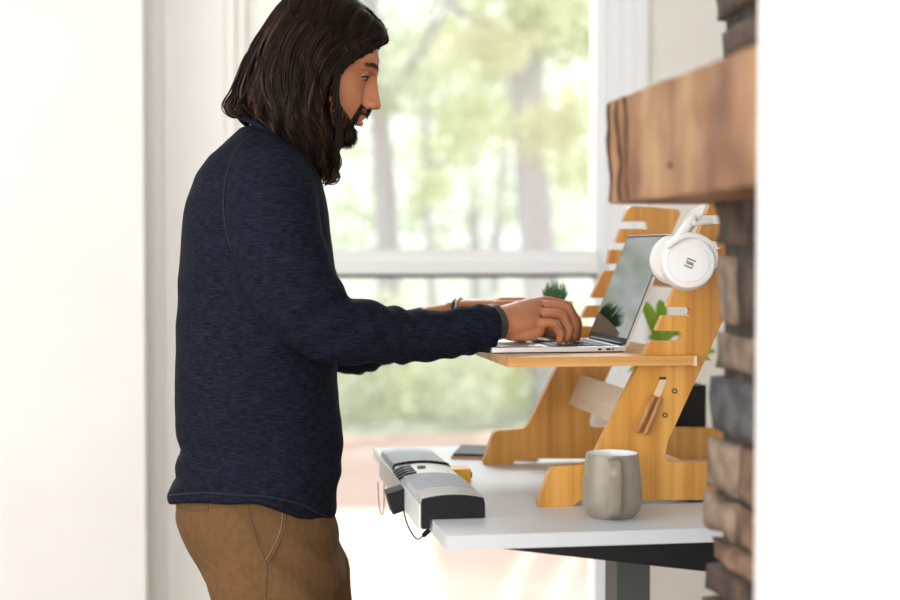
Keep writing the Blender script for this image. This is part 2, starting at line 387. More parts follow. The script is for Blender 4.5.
for ys, wd in ((.012, .0030), (.055, .0045), (.092, .003)):
    bm = bmesh.new(); pts = []
    for i in range(9):
        t = i/8; z = zmt-.004-(zmt-zmb-.008)*t; y = Yf-ys-.014*t-.004*math.sin(t*3.1)
        pts.append((XM+.004*noise.noise(Vector((0, y*18, z*30)))-.0004, y, z, wd*(.6+.5*abs(math.sin(i*1.3+ys*50)))))
    tube(bm, pts, n=6, k=3, flat=1.0); obj('split_line', bm, 'split', beam, smooth=True)
bm = bmesh.new(); ball(bm, oX(670, 165, XM+.001), (.0025, .009, .0035)); obj('knot', bm, 'split', beam, smooth=True)

# ------------------------------------------------------------------ outdoors
struct('patio', B((-9, YW+.1, -.2), (9, 10.8, -.1)), 'patio')
bm = bmesh.new(); bmesh.ops.create_grid(bm, x_segments=60, y_segments=60, size=1)
for v in bm.verts:
    v.co = Vector((v.co.x*45, 10.8+(v.co.y+1)*40, 0)); v.co.z = -.12+.10*noise.noise(v.co*.2)+max(0, v.co.y-30)*.03
struct('lawn', bm, 'lawn')
# unseen boards added to shape the sun patches on the patio
ZP = 3.2; off = SUNV*((ZP+.1)/-SUNV.z)
def gp(px, py): g = oZ(px, py, -.1); return Vector((g.x-off.x, g.y-off.y, ZP))
per = thing('added_shade', 'unseen white boards added over the patio to shape its shade', 'added_shade', (2.5, 6, -.1))
def pboard(a):
    bm = bmesh.new(); lo = [bm.verts.new(gp(*q)) for q in a]; hi = [bm.verts.new(v.co+Vector((0, 0, .05))) for v in lo]; n = len(a)
    bm.faces.new(lo); bm.faces.new(hi[::-1])
    for i in range(n): bm.faces.new((lo[i], lo[(i+1) % n], hi[(i+1) % n], hi[i]))
    obj('shade_board', bm, 'trimw', per)
pboard([(429, 510), (545, 510), (490, 620), (450, 620)])
pboard([(556, 510), (592, 510), (538, 620), (503, 620)])
pboard([(603, 510), (900, 510), (900, 620), (550, 620)])
pboard([(250, 455), (900, 455), (900, 508), (250, 508)])
for (x, y) in ((6.2, 9.6), (6.2, 6.3)):
    obj('post', B((x-.05, y-.05, -.1), (x+.05, y+.05, ZP)), 'trimw', per)
    obj('beam', B((-.8, y-.04, ZP+.051), (6.3, y+.04, ZP+.15)), 'trimw', per)

def tree(px, Y, r, H, seed, label, crown, leaf, nl, lean=0, ls=.09):
    rnd = random.Random(seed); b = oY(px, 240, Y); base = Vector((b.x, Y, -.15))
    t = thing('tree', label, 'tree', base, 'trees beyond the patio')
    bm = bmesh.new(); pts = []
    for i in range(9):
        f = i/8; pts.append((base.x+lean*f+.12*math.sin(f*5+seed), Y+.1*math.sin(f*4), base.z+H*f, r*(1.15-.8*f)))
    tube(bm, pts, n=10, k=3)
    for j in range(6):
        k = 3+j % 5; p = Vector(pts[k][:3]); d = Vector((rnd.uniform(-1, 1), rnd.uniform(-.7, .7), rnd.uniform(.2, .8)))*H*.28
        tube(bm, [(*p, r*.4), (*(p+d*.5+Vector((0, 0, -.1))), r*.25), (*(p+d), r*.08)], n=6, k=3)
    obj('trunk', bm, 'bark', t, smooth=True)
    bm = bmesh.new()
    for (cx, cz, rr, cnt) in crown:
        c = oY(cx, cz, Y); c.y += rnd.uniform(-.6, .6); R = rr*Y/F
        for _ in range(int(nl*cnt)):
            d = Vector((rnd.gauss(0, 1), rnd.gauss(0, 1), rnd.gauss(0, 1))).normalized()*R*rnd.random()**.45; d.z *= .7
            p = c+d; s = ls*rnd.uniform(.5, 1.2)
            a = Vector((rnd.gauss(0, 1), rnd.gauss(0, 1), rnd.gauss(0, .6))).normalized(); q = a.orthogonal().normalized()
            bm.faces.new([bm.verts.new(p-a*s), bm.verts.new(p+q*s*.45), bm.verts.new(p+a*s), bm.verts.new(p-q*s*.45)])
    obj('foliage', bm, leaf, t)
tree(377, 13, .11, 7, 1, 'slim grey trunked tree nearest the man beyond the window', [(330, 20, 90, 1), (385, 40, 70, .6), (290, 60, 90, 1), (400, 90, 45, .25)], 'leafB', 500)
tree(424, 15, .045, 6, 2, 'thin leaning sapling between the two grey trunks outside', [(430, 60, 55, .6), (445, 150, 50, .4), (455, 20, 70, .6), (420, 190, 30, .2)], 'leafA', 600, .3)
tree(553, 12, .15, 8, 3, 'thick grey trunked tree outside at the right of the window', [(590, 30, 60, .6), (530, 10, 75, .8), (545, 135, 55, .5), (490, 120, 50, .4), (590, 170, 40, .3), (470, 60, 50, .4)], 'leafA', 600, -.2)
tree(500, 20, .08, 8, 4, 'faint distant tree behind the thick trunk outside', [(500, 80, 80, 1), (430, 110, 70, .6), (600, 100, 80, .8), (520, 190, 60, .4), (350, 150, 60, .4)], 'leafB', 420, .4, .13)
tree(700, 17, .12, 8, 5, 'bushy tree hidden largely behind the right window casing', [(650, 60, 130, 1), (720, 120, 100, 1)], 'leafA', 500)
tree(100, 16, .12, 9, 7, 'broad pale tree left of the window beyond the boarded wall', [(60, -60, 130, 1), (140, -160, 130, 1), (0, -140, 130, 1), (20, 60, 90, .6)], 'leafB', 700)
tree(470, 26, .12, 9, 8, 'hazy far tree centred behind the slim sapling outside', [(400, 200, 60, .5), (470, 190, 65, .5), (345, 205, 60, .5), (540, 205, 60, .5), (600, 190, 60, .5), (440, 235, 60, .6), (560, 238, 60, .6), (330, 238, 50, .5)], 'leafB', 420, .2, .14)
tree(240, 17, .12, 8, 6, 'bushy tree hidden largely behind the long haired man', [(240, 60, 120, 1), (180, 20, 100, 1)], 'leafB', 500)
SH = ((300, 12.2, 'low pale shrub behind the man at the lawn edge'), (352, 11.9, 'pale shrub beyond the patio just right of the man'), (402, 12.4, 'pale shrub beyond the patio above the long grey dock'),
      (452, 12.0, 'pale shrub beyond the patio below the forearms'), (505, 12.5, 'pale shrub beyond the patio below the laptop'), (556, 12.1, 'pale shrub at the foot of the thick trunk'), (608, 12.3, 'pale shrub beyond the patio at the right window jamb'))
for k, (px, Y, lab) in enumerate(SH):
    rnd = random.Random(20+k); bm = bmesh.new(); c = oY(px, 262, Y); c.z = .25
    for _ in range(520):
        d = Vector((rnd.gauss(0, 1), rnd.gauss(0, 1), rnd.gauss(0, 1))).normalized()*rnd.random()**.4
        d = Vector((d.x*.36, d.y*.45, d.z*(.52+.1*(k % 3)))); p = c+d
        if p.z < -.1: continue
        s = .065*rnd.uniform(.5, 1.2); a = Vector((rnd.gauss(0, 1), rnd.gauss(0, 1), rnd.gauss(0, .6))).normalized(); q = a.orthogonal().normalized()
        bm.faces.new([bm.verts.new(p-a*s), bm.verts.new(p+q*s*.45), bm.verts.new(p+a*s), bm.verts.new(p-q*s*.45)])
    tag(obj('shrub', bm, 'leafB' if k % 2 else 'leafA'), lab, 'shrub', 'shrubs beyond the patio')

# ================================================================== DESK
DZ = .815
dx0, dy0 = oZ(446, 536, DZ).x, oZ(446, 536, DZ).y; dy1 = 3.10; dx1 = 1.85
desk = thing('desk', 'white topped standing desk with dark steel frame', 'desk', (1.1, 2.6, 0))
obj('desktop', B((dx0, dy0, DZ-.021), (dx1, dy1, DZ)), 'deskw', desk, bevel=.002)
# tapered steel support arms
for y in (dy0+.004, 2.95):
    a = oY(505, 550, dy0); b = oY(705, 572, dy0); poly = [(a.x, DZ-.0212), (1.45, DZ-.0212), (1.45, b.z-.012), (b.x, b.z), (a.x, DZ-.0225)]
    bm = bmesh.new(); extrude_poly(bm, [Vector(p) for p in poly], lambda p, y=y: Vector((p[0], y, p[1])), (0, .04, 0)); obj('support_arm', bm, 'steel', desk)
lx0, lx1 = oY(617, 570, 2.55).x, oY(650, 570, 2.55).x
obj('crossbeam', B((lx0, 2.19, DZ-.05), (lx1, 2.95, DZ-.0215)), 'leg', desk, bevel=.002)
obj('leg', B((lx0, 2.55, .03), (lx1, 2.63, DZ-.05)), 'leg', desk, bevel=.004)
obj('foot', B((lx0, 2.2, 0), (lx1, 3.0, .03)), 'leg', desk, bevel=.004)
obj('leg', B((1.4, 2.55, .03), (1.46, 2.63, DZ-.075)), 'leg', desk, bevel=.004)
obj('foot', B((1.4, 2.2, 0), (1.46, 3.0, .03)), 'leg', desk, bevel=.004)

# ================================================================== STANDING DESK CONVERTER
YN, YFB, BT = 2.325, 2.816, .018
conv = thing('desk_converter', 'bamboo standing desk riser with slotted slanting sides and tray', 'desk riser', (oY(640, 500, 2.5).x, 2.57, DZ))
N_ = [(537, 508, 4), (551, 467, 12), (590, 464, 16), (651, 341, 3), (682, 341, 5), (682, 331, 5), (656, 331, 1), (663, 316, 1), (691, 316, 4.4), (691, 307, 4.4), (667, 307, 1),
      (683, 274, 2), (709, 274, 4), (709, 266, 4), (687, 266, 1), (690, 249, 1), (721, 249, 4), (721, 241, 4), (697, 241, 1), (702, 224, 1), (735, 224, 4), (735, 215, 4), (706, 215, 1),
      (713, 196, 9), (776, 201, 7), (712, 345, 0), (668, 441, 3), (664, 462, 7), (838, 463, 12), (850, 508, 4), (765, 508, 3), (758, 500, 2), (580, 500, 3), (573, 508, 3)]
sc = 1/ (F/ (oY(640, 400, YN)-EYE).dot(cF))
poly = []
for px, py, r in N_:
    p = oY(px, py, YN); poly.append((p.x, max(p.z, DZ) if py > 505 else p.z, r*sc))
for i, (x, z, r) in enumerate(poly):
    if N_[i][1] == 508: poly[i] = (x, DZ, r)
rp = round_poly(poly)
for Yb in (YN, YFB):
    bm = bmesh.new(); extrude_poly(bm, rp, lambda p, Y=Yb: Vector((p[0], Y, p[1])), (0, BT, 0)); obj('side_panel', bm, 'bamboo', conv)
TZ = oY(600, 356.5, 2.31).z; TT = .0155
tx0, tx1 = oY(508, 356, 2.31).x, oY(697, 356, 2.31).x
obj('tray', B((tx0, 2.308, TZ-TT), (tx1, 2.855, TZ)), 'bambooh', conv, bevel=.0015)
obj('tray_peg', B((tx1-.006, 2.306, TZ-TT-.001), (tx1-.001, 2.325, TZ-.001)), 'palewood', conv)
# crossbars
def cross(px, py, h, slope, name='crossbar', m='palewood', Y0=YN+BT+.001, Y1=YFB-.001, t=.015):
    a = oY(px, py, YFB); d = Vector((-.42, 0, -1)).normalized(); u = Vector((1, 0, -.42)).normalized()
    bm = bmesh.new(); vs = []
    for y in (Y0, Y1):
        for (s, q) in ((0, 0), (1, 0), (1, 1), (0, 1)): vs.append(bm.verts.new(Vector((a.x, y, a.z))+d*h*s+u*t*q))
    bm.faces.new(vs[:4]); bm.faces.new(vs[4:][::-1])
    for i in range(4): bm.faces.new((vs[i], vs[(i+1) % 4], vs[4+(i+1) % 4], vs[4+i]))
    obj(name, bm, m, conv, bevel=.001)
cross(580, 374, .062, 0)
cross(660, 250, .07, 0, m='bamboo')
obj('base_bar', B((oY(690, 470, YN).x, YN+BT+.001, DZ+.012), (oY(735, 470, YN).x, YFB-.001, DZ+.03)), 'bambooh', conv)
# slot insert, peg rods, brass screws on the near panel
def on(px, py, y=YN): return oY(px, py, y)
sl = [on(661, 378), on(667, 379), on(660, 397), on(653, 396)]
bm = bmesh.new(); lo = [bm.verts.new(Vector((p.x, YN-.0012, p.z))) for p in sl]; hi = [bm.verts.new(Vector((p.x, YN+.002, p.z))) for p in sl]
bm.faces.new(lo); bm.faces.new(hi[::-1]); [bm.faces.new((lo[i], lo[(i+1) % 4], hi[(i+1) % 4], hi[i])) for i in range(4)]
obj('slot_insert', bm, 'palewood', conv)
bm = bmesh.new(); a = on(661, 377.6); box(bm, (a.x-.003, YN-.0016, a.z-.003), (a.x+.008, YN-.0002, a.z+.001)); obj('painted_slot_shade', bm, 'dark', conv)  # dark strip stands in for the shade at the slot's top
for (a, b, r) in (((653, 397), (638, 431), .0048), ((660, 399), (646, 433), .0045)):
    p, q = on(*a, YN-.006), on(*b, YN-.007); bm = bmesh.new(); tube(bm, [(*p, r), (*q, r)], n=10, k=2); obj('peg_rod', bm, 'peg', conv, smooth=True)
for px, py in ((674.5, 391), (665, 415)):
    p = on(px, py); bm = bmesh.new()
    bmesh.ops.create_cone(bm, cap_ends=True, segments=20, radius1=.0042, radius2=.0042, depth=.002, matrix=Matrix.Translation((p.x, YN-.001, p.z)) @ Matrix.Rotation(math.pi/2, 4, 'X'))
    s_ = obj('screw', bm, 'seam', conv, smooth='auto')
    bm = bmesh.new(); ball(bm, (p.x, YN-.002, p.z), (.0024, .0012, .0024), 12); obj('screw_head', bm, 'brass', s_, smooth=True)

# ================================================================== LAPTOP
LY0, LY1 = 2.40, 2.65
lxa, lxb = oY(492, 349, LY0).x, oY(626, 349, LY0).x; LZ = TZ+.001
lap = thing('laptop', 'open silver laptop with glossy black screen on the bamboo tray', 'laptop', ((lxa+lxb)/2, (LY0+LY1)/2, TZ))
obj('base', B((lxa, LY0, LZ+.001), (lxb, LY1, LZ+.0085)), 'alu', lap, bevel=.0015)
obj('bottom_cover', B((lxa+.004, LY0+.004, TZ), (lxb-.004, LY1-.004, LZ+.001)), 'black', lap)
kb = obj('keyboard', B((lxa+.10, LY0+.018, LZ+.0086), (lxb-.012, LY1-.018, LZ+.0089)), 'black', lap)
for r in range(5):
    for c in range(12):
        x = lxa+.104+r*.0185; y = LY0+.021+c*.0175
        obj('key', B((x, y, LZ+.0089), (x+.0155, y+.015, LZ+.0099)), 'key', kb)
obj('touchpad', B((lxa+.012, (LY0+LY1)/2-.045, LZ+.0086), (lxa+.085, (LY0+LY1)/2+.045, LZ+.0088)), 'alu', lap)
for px, w_ in ((598, .006), (606, .008), (612, .003)):
    x = oY(px, 347, LY0).x; obj('port', B((x, LY0-.0003, LZ+.003), (x+w_, LY0+.001, LZ+.006)), 'black', lap)
st = oY(669.5, 234, LY0); sb = Vector((lxb-.001, LY0, LZ+.010)); up = (Vector((st.x, 0, st.z))-Vector((sb.x, 0, sb.z))); hgt = up.length; up.normalize(); nrm = Vector((-up.z, 0, up.x))
def slab(name, m, y0, y1, s0, s1, n0, n1, par, bev=0):
    bm = bmesh.new(); vs = []
    for y in (y0, y1):
        for s, q in ((s0, n0), (s1, n0), (s1, n1), (s0, n1)): vs.append(bm.verts.new(Vector((sb.x, y, sb.z))+up*s+nrm*q))
    bm.faces.new(vs[:4]); bm.faces.new(vs[4:][::-1])
    for i in range(4): bm.faces.new((vs[i], vs[(i+1) % 4], vs[4+(i+1) % 4], vs[4+i]))
    return obj(name, bm, m, par, bevel=bev)
lid = slab('lid', 'alu', LY0, LY1, 0, hgt, -.005, 0, lap, .001)
slab('bezel', 'black', LY0+.001, LY1-.001, .001, hgt-.001, 0, .0006, lid)
slab('screen', 'screen', LY0+.0035, LY1-.0035, .012, hgt-.005, .0006, .001, lid)
bm = bmesh.new(); tube(bm, [(sb.x, LY0+.02, sb.z, .004), (sb.x, LY1-.02, sb.z, .004)], side=(0, 0, 1), n=12, k=2); obj('hinge', bm, 'black', lap, smooth=True)

# ================================================================== MUG
mc = oZ(612, 512, DZ); mc.y = 2.228; mc.x = oY(612, 500, 2.228).x
mug = thing('mug', 'taupe ceramic mug with white inside on the white desk', 'mug', (mc.x, mc.y, DZ))
outp = [(.030, .0), (.0335, .001), (.0345, .003), (.039, .007), (.0450, .018), (.0465, .032), (.0458, .050), (.0435, .070), (.0410, .088), (.0400, .0975)]
inp = [(.0385, .0985), (.0373, .0975), (.0385, .088), (.041, .070), (.0435, .055), (.044, .036), (.041, .018), (.03, .008), (.001, .006)]
bm = bmesh.new(); lathe(bm, outp+[(.0393, .0985)], (mc.x, mc.y, DZ)); 
bm.faces.ensure_lookup_table(); bm.faces.remove(bm.faces[-1])
obj('body', bm, 'mug', mug, smooth=True)
bm = bmesh.new(); lathe(bm, [(.0393, .0985)]+inp, (mc.x, mc.y, DZ), cap=False); obj('glazed_inside', bm, 'mugin', mug, smooth=True)
bm = bmesh.new(); hp = []
hd = Vector((-.17, -1, 0)).normalized(); sd = Vector((1, -.17, 0)).normalized()
pr = [(.038, .092, .0035), (.054, .0925, .004), (.066, .088, .004), (.071, .076, .0042), (.068, .058, .0045), (.063, .035, .005), (.053, .018, .006), (.036, .010, .007)]
for r, z, t in catmull(pr, 5): hp.append((mc+hd*r, z, t))
rings = []
for i, (c, z, t) in enumerate(hp):
    c = Vector((c.x, c.y, DZ+z)); nx = hp[min(i+1, len(hp)-1)]; pv = hp[max(i-1, 0)]
    tg = (Vector((nx[0].x, nx[0].y, DZ+nx[1]))-Vector((pv[0].x, pv[0].y, DZ+pv[1]))).normalized()
    rings.append((c-sd*.0015, sd*(.0085+.002*i/len(hp)), tg.cross(sd)*t, 3))
loft(bm, rings, 20); obj('handle', bm, 'mug', mug, smooth=True)

# ================================================================== HEADPHONES
hc = oY(688, 263, 2.262)
hph = thing('headphones', 'white over-ear headphones hanging on the near slotted side panel', 'headphones', hc)
def disc(bm, c, prof, ax, n=40):
    ax = Vector(ax).normalized(); u = ax.orthogonal().normalized(); v = ax.cross(u); rings = [(Vector(c)+ax*z, u*r, v*r) for r, z in prof]; loft(bm, rings, n)
fax = (-.22, -1, .12)
bm = bmesh.new(); disc(bm, hc, [(.040, -.012), (.0415, -.008), (.0415, .004), (.0395, .009), (.034, .0115), (.033, .0105), (.0315, .0105), (.0308, .0125), (.002, .0135)], fax)
cup = obj('ear_cup', bm, 'white', hph, smooth='auto')
bm = bmesh.new(); disc(bm, hc, [(.036, -.034), (.041, -.030), (.042, -.020), (.038, -.0125)], fax); obj('ear_pad', bm, 'offw', hph, smooth=True)
# logo strokes on the cup
fa = Vector(fax).normalized(); lu = Vector((1, -.22, 0)); lu = (lu-fa*lu.dot(fa)).normalized(); lv = lu.cross(fa); lv = -lv if lv.z < 0 else lv
lc = hc+fa*.0138+lu*.0015-lv*.002
rot = math.radians(-22); lu2 = lu*math.cos(rot)+lv*math.sin(rot); lv2 = -lu*math.sin(rot)+lv*math.cos(rot)
for path in ([(.008, .009), (-.007, .009), (-.007, .001), (.005, .001)], [(-.005, -.003), (.007, -.003), (.007, -.011), (-.008, -.011)]):
    bm = bmesh.new(); tube(bm, [(*(lc+lu2*a*.85+lv2*(b+.001)*.6), .0012) for a, b in path], side=fa, n=6, smooth=False, flat=.4); obj('logo_stroke', bm, 'greyl', cup)
c2 = oY(673, 260, 2.385)
bm = bmesh.new(); disc(bm, c2, [(.036, -.030), (.041, -.024), (.041, -.012), (.0395, .0), (.040, .006), (.034, .012), (.002, .013)], (.15, 1, 0)); obj('ear_cup', bm, 'white', hph, smooth='auto')
bm = bmesh.new(); disc(bm, c2+Vector((-.003, -.012, 0)), [(.0418, -.0015), (.0418, .0015)], (.15, 1, 0)); obj('cup_ring', bm, 'greyl', hph)
# yokes and band over the panel top
bd = [oY(676, 240, 2.285), oY(690, 222, 2.282), oY(706, 203, 2.285), oY(722, 188, 2.30), oY(730, 184, 2.335), oY(724, 190, 2.37), oY(704, 208, 2.378), oY(684, 232, 2.38)]
bm = bmesh.new(); tube(bm, [(*p, .0035, .0) [:4]+(.010,) for p in bd], side=(.7, 0, .7), n=14, k=6); obj('headband', bm, 'offw', hph, smooth=True)
yk = [oY(668, 246, 2.262), oY(680, 238, 2.258), oY(693, 236, 2.258), oY(706, 241, 2.26), oY(714, 252, 2.265), oY(714, 266, 2.267)]
bm = bmesh.new(); tube(bm, [(*p, .0055) for p in yk], n=12, k=5, flat=1.3); obj('yoke', bm, 'white', hph, smooth=True)
bm = bmesh.new(); a, b = oY(676, 243, 2.27), oY(693, 218, 2.276); tube(bm, [(*a, .009, .005), (*b, .006, .005)], n=12, k=2); obj('slider', bm, 'white', hph, smooth=True)
bm = bmesh.new(); a, b = oY(694, 223, 2.268), oY(711, 221, 2.272); tube(bm, [(*a, .005), (*b, .005)], n=10, k=2); obj('hinge', bm, 'offw', hph, smooth=True)
bm = bmesh.new(); ball(bm, oY(697, 220, 2.262), .0022, 10); obj('hinge_pin', bm, 'brass', hph, smooth=True)

# ================================================================== SMALL POTTED PLANT on the tray
pp = oY(555, 300, 2.77); PH = oY(555, 301, 2.77).z-TZ
plant = thing('potted_succulent', 'small spiky green plant in a tan pot on the tray', 'potted plant', (pp.x, 2.77, TZ))
bm = bmesh.new(); lathe(bm, [(.026, 0), (.030, .002), (.034, PH-.004), (.034, PH), (.031, PH), (.030, PH-.006), (.001, PH-.006)], (pp.x, 2.77, TZ), 28); obj('pot', bm, 'pot', plant, smooth='auto')
bm = bmesh.new()
for i in range(110):
    a = random.uniform(0, 6.28); sp = random.random()**.7; h = random.uniform(.028, .044)*(1.05-.35*sp)
    b = Vector((pp.x+.012*sp*math.cos(a), 2.77+.012*sp*math.sin(a), TZ+PH-.007)); tip = b+Vector((.015*sp*math.cos(a), .015*sp*math.sin(a), h*random.uniform(.95, 1.35)))
    mid = b.lerp(tip, .5)+Vector((.004*math.cos(a), .004*math.sin(a), .003))
    tube(bm, [(*b, .0011), (*mid, .0012), (*tip, .0002)], n=5, k=2, flat=.7, round_end=False)
obj('foliage', bm, 'grassy', plant, smooth=True)

# ================================================================== HOUSE PLANT behind the riser
hb = oY(615, 400, 2.97)
hp_ = thing('house_plant', 'broad leaved bright green plant behind the bamboo riser', 'potted plant', (hb.x, 2.97, DZ))
bm = bmesh.new(); lathe(bm, [(.04, 0), (.05, .004), (.058, .11), (.055, .115), (.05, .108), (.001, .105)], (hb.x, 2.97, DZ), 32); obj('pot', bm, 'white_rock', hp_, smooth='auto')
def leaf(bm, base, tip, wid, droop=.02):
    base, tip = Vector(base), Vector(tip); d = tip-base; side = d.cross(Vector((0, 1, .3))).normalized(); up_ = side.cross(d).normalized(); rows = []
    for i in range(9):
        t = i/8; c = base+d*t-Vector((0, 0, droop*4*(t-.5)**2-droop)); w_ = wid*math.sin(math.pi*min(1, t*.92+.05))**.8
        rows.append([bm.verts.new(c-side*w_+up_*w_*.25), bm.verts.new(c), bm.verts.new(c+side*w_+up_*w_*.25)])
    for A, C in zip(rows, rows[1:]):
        for i in range(2): bm.faces.new((A[i], A[i+1], C[i+1], C[i]))
root_ = Vector((hb.x, 2.97, DZ+.10))
for (tx, ty, bx_, by_, wd, dy) in ((640, 300, 662, 352, .012, 0), (652, 318, 664, 350, .009, -.02), (668, 322, 662, 350, .011, .02), (682, 338, 664, 346, .010, -.02), (648, 338, 662, 352, .012, .02), (716, 352, 690, 372, .013, .0), (712, 362, 692, 372, .010, -.03), (628, 372, 650, 380, .012, .02), (660, 300, 664, 345, .012, .04), (645, 312, 660, 348, .012, .03)):
    b_, t_ = oY(bx_, by_, 2.96+dy), oY(tx, ty, 2.96+dy*1.5); bm = bmesh.new(); leaf(bm, b_, t_, wd); lf = obj('leaf', bm, 'leafC', hp_, smooth=True)
    sm = lf.modifiers.new('thickness', 'SOLIDIFY'); sm.thickness = .0006
    bm = bmesh.new(); tube(bm, [(*root_, .002), (*root_.lerp(b_, .6), .0018), (*b_, .0015)], n=6, k=3); obj('stem', bm, 'leafC', lf, smooth=True)

# black speaker behind the riser
a, b = oY(655, 385, 2.93), oY(703, 385, 2.93)
sp = thing('speaker', 'black box speaker on the desk behind the bamboo riser', 'speaker', ((a.x+b.x)/2+.05, 3.0, DZ))
sx0, sx1 = b.x-.080, b.x
hp_off = 0
obj('cabinet', B((sx0+.0, 2.93-.02, DZ), (sx1, 3.02, a.z)), 'black', sp, bevel=.004)
bm = bmesh.new(); disc(bm, (sx0-.001, 2.965, DZ+.06), [(.035, 0), (.033, .002), (.02, -.0005), (.002, .001)], (-1, 0, 0)); obj('cone', bm, 'steel', sp, smooth=True)

# ================================================================== POWER DOCK on the desk edge
def prism(name, poly, y0, y1, m, par, smooth=False, bev=0):
    bm = bmesh.new(); extrude_poly(bm, [Vector(p) for p in poly], lambda p: Vector((p[0], y0, p[1])), (0, y1-y0, 0)); return obj(name, bm, m, par, smooth='auto' if smooth else False, bevel=bev)
kx = dx0-.003
dock = thing('power_dock', 'long grey padded power dock along the left edge of the desk', 'power dock', (kx+.04, 2.5, DZ))
def prof(h=0.0, lip=.014):
    t = [(kx+.084, DZ+.001), (kx+.084, DZ+.022+h)]
    for i in range(9):
        f = i/8; t.append((kx+.082-.094*f, DZ+.0255+h+.0125*math.sin(math.pi*(.18+.62*f))))
    t += [(kx-.014, DZ+.026+h*.5), (kx-.013, DZ-lip), (kx-.001, DZ-lip), (kx-.001, DZ+.001)]
    return t
prism('front_cap', prof(-.001), 2.243, 2.25, 'black', dock, True)
prism('front_section', prof(), 2.2505, 2.312, 'lightg', dock, True)
prism('padded_section', prof(.0008), 2.3125, 2.47, 'fabg', dock, True)
prism('socket_section', prof(-.001), 2.4705, 2.60, 'white', dock, True)
prism('padded_section', prof(.0008), 2.6005, 2.755, 'fabg', dock, True)
prism('rear_section', prof(), 2.7555, 2.80, 'lightg', dock, True)
prism('side_skirt', [(kx-.0175, DZ+.022), (kx-.0145, DZ+.022), (kx-.0145, DZ-.016), (kx-.0175, DZ-.016)], 2.25, 2.80, 'white', dock)
for y in (2.598,):
    bm = bmesh.new(); q = prof(.0015)[1:12]; tube(bm, [(x, y, z, .0022) for x, z in q], n=8, k=2); obj('elastic_strap', bm, 'black', dock, smooth=True)
for j in range(4):
    y = 2.475+j*.024; prism('socket', [(kx-.0195, DZ+.026), (kx-.005, DZ+.0345), (kx+.010, DZ+.0375), (kx+.010, DZ+.0395), (kx-.006, DZ+.0375), (kx-.0195, DZ+.030)], y, y+.014, 'black', dock)
prism('switch', [(kx+.02, DZ+.0385), (kx+.034, DZ+.0388), (kx+.034, DZ+.0398), (kx+.02, DZ+.0395)], 2.53, 2.55, 'black', dock)
prism('adapter_plug', [(kx-.046, DZ+.012), (kx-.018, DZ+.020), (kx-.018, DZ-.016), (kx-.036, DZ-.022)], 2.42, 2.47, 'black', dock, bev=.002)
bm = bmesh.new(); cp = [oY(404, 495, 2.43), oY(404, 512, 2.42), oY(409, 528, 2.40), oY(417, 539, 2.36), oY(424, 535, 2.33), oY(430, 529, 2.31), oY(434, 522, 2.30)]
tube(bm, [(*p, .0012) for p in cp], n=6, k=4); obj('cord', bm, 'black', dock, smooth=True)
bm = bmesh.new(); a, b = cp[-3], cp[-2]; tube(bm, [(*a, .004), (*b, .0045)], n=8, k=2); obj('plug', bm, 'black', dock, smooth=True)
bm = bmesh.new(); cp = [oY(378, 482, 2.66), oY(379, 505, 2.66), oY(382, 515, 2.655), oY(384, 505, 2.65), oY(384, 484, 2.65)]
tube(bm, [(*p, .001) for p in cp], n=6, k=4); obj('cord_loop', bm, 'tan', dock, smooth=True)

# yellow tape case and tablet
ya = oZ(459, 480, DZ)
tp = thing('tape_case', 'small amber yellow case behind the grey dock', 'case', (ya.x, ya.y, DZ))
bm = bmesh.new(); box(bm, (ya.x-.022, ya.y-.02, DZ), (ya.x+.018, ya.y+.03, DZ+.022)); obj('shell', bm, 'yellow', tp, bevel=.005, seg=3)
obj('clip', B((ya.x+.0185, ya.y-.004, DZ+.004), (ya.x+.023, ya.y+.008, DZ+.014)), 'black', tp, bevel=.001)
ta = oZ(447, 456, DZ); tb = oZ(492, 464, DZ)
tab = thing('tablet', 'dark tablet in a tan cover at the back of the desk', 'tablet', ((ta.x+tb.x)/2, (ta.y+tb.y)/2, DZ))
def quadslab(name, pts, z0, z1, m, par):
    bm = bmesh.new(); lo = [bm.verts.new((p[0], p[1], z0)) for p in pts]; hi = [bm.verts.new((p[0], p[1], z1)) for p in pts]
    bm.faces.new(lo[::-1]); bm.faces.new(hi); [bm.faces.new((lo[i], lo[(i+1) % 4], hi[(i+1) % 4], hi[i])) for i in range(4)]
    return obj(name, bm, m, par, bevel=.001)
q = [(.46, 2.90), (.62, 2.84), (.66, 2.98), (.50, 3.04)]
quadslab('cover', q, DZ, DZ+.006, 'tan', tab); q2 = [(.465, 2.903), (.617, 2.846), (.655, 2.976), (.503, 3.033)]
quadslab('glass_face', q2, DZ+.0062, DZ+.011, 'black', tab)

# ================================================================== PERSON
MC = 2.54
def mp(px, py, Y=MC): return oY(px, py, Y)
per_ = thing('person', 'long haired bearded man in navy shirt and khaki trousers typing on laptop', 'person', (mp(265, 400).x, MC, 0))
MS = (mp(300, 300)-EYE).dot(cF)/F    # metres per pixel at his mid plane
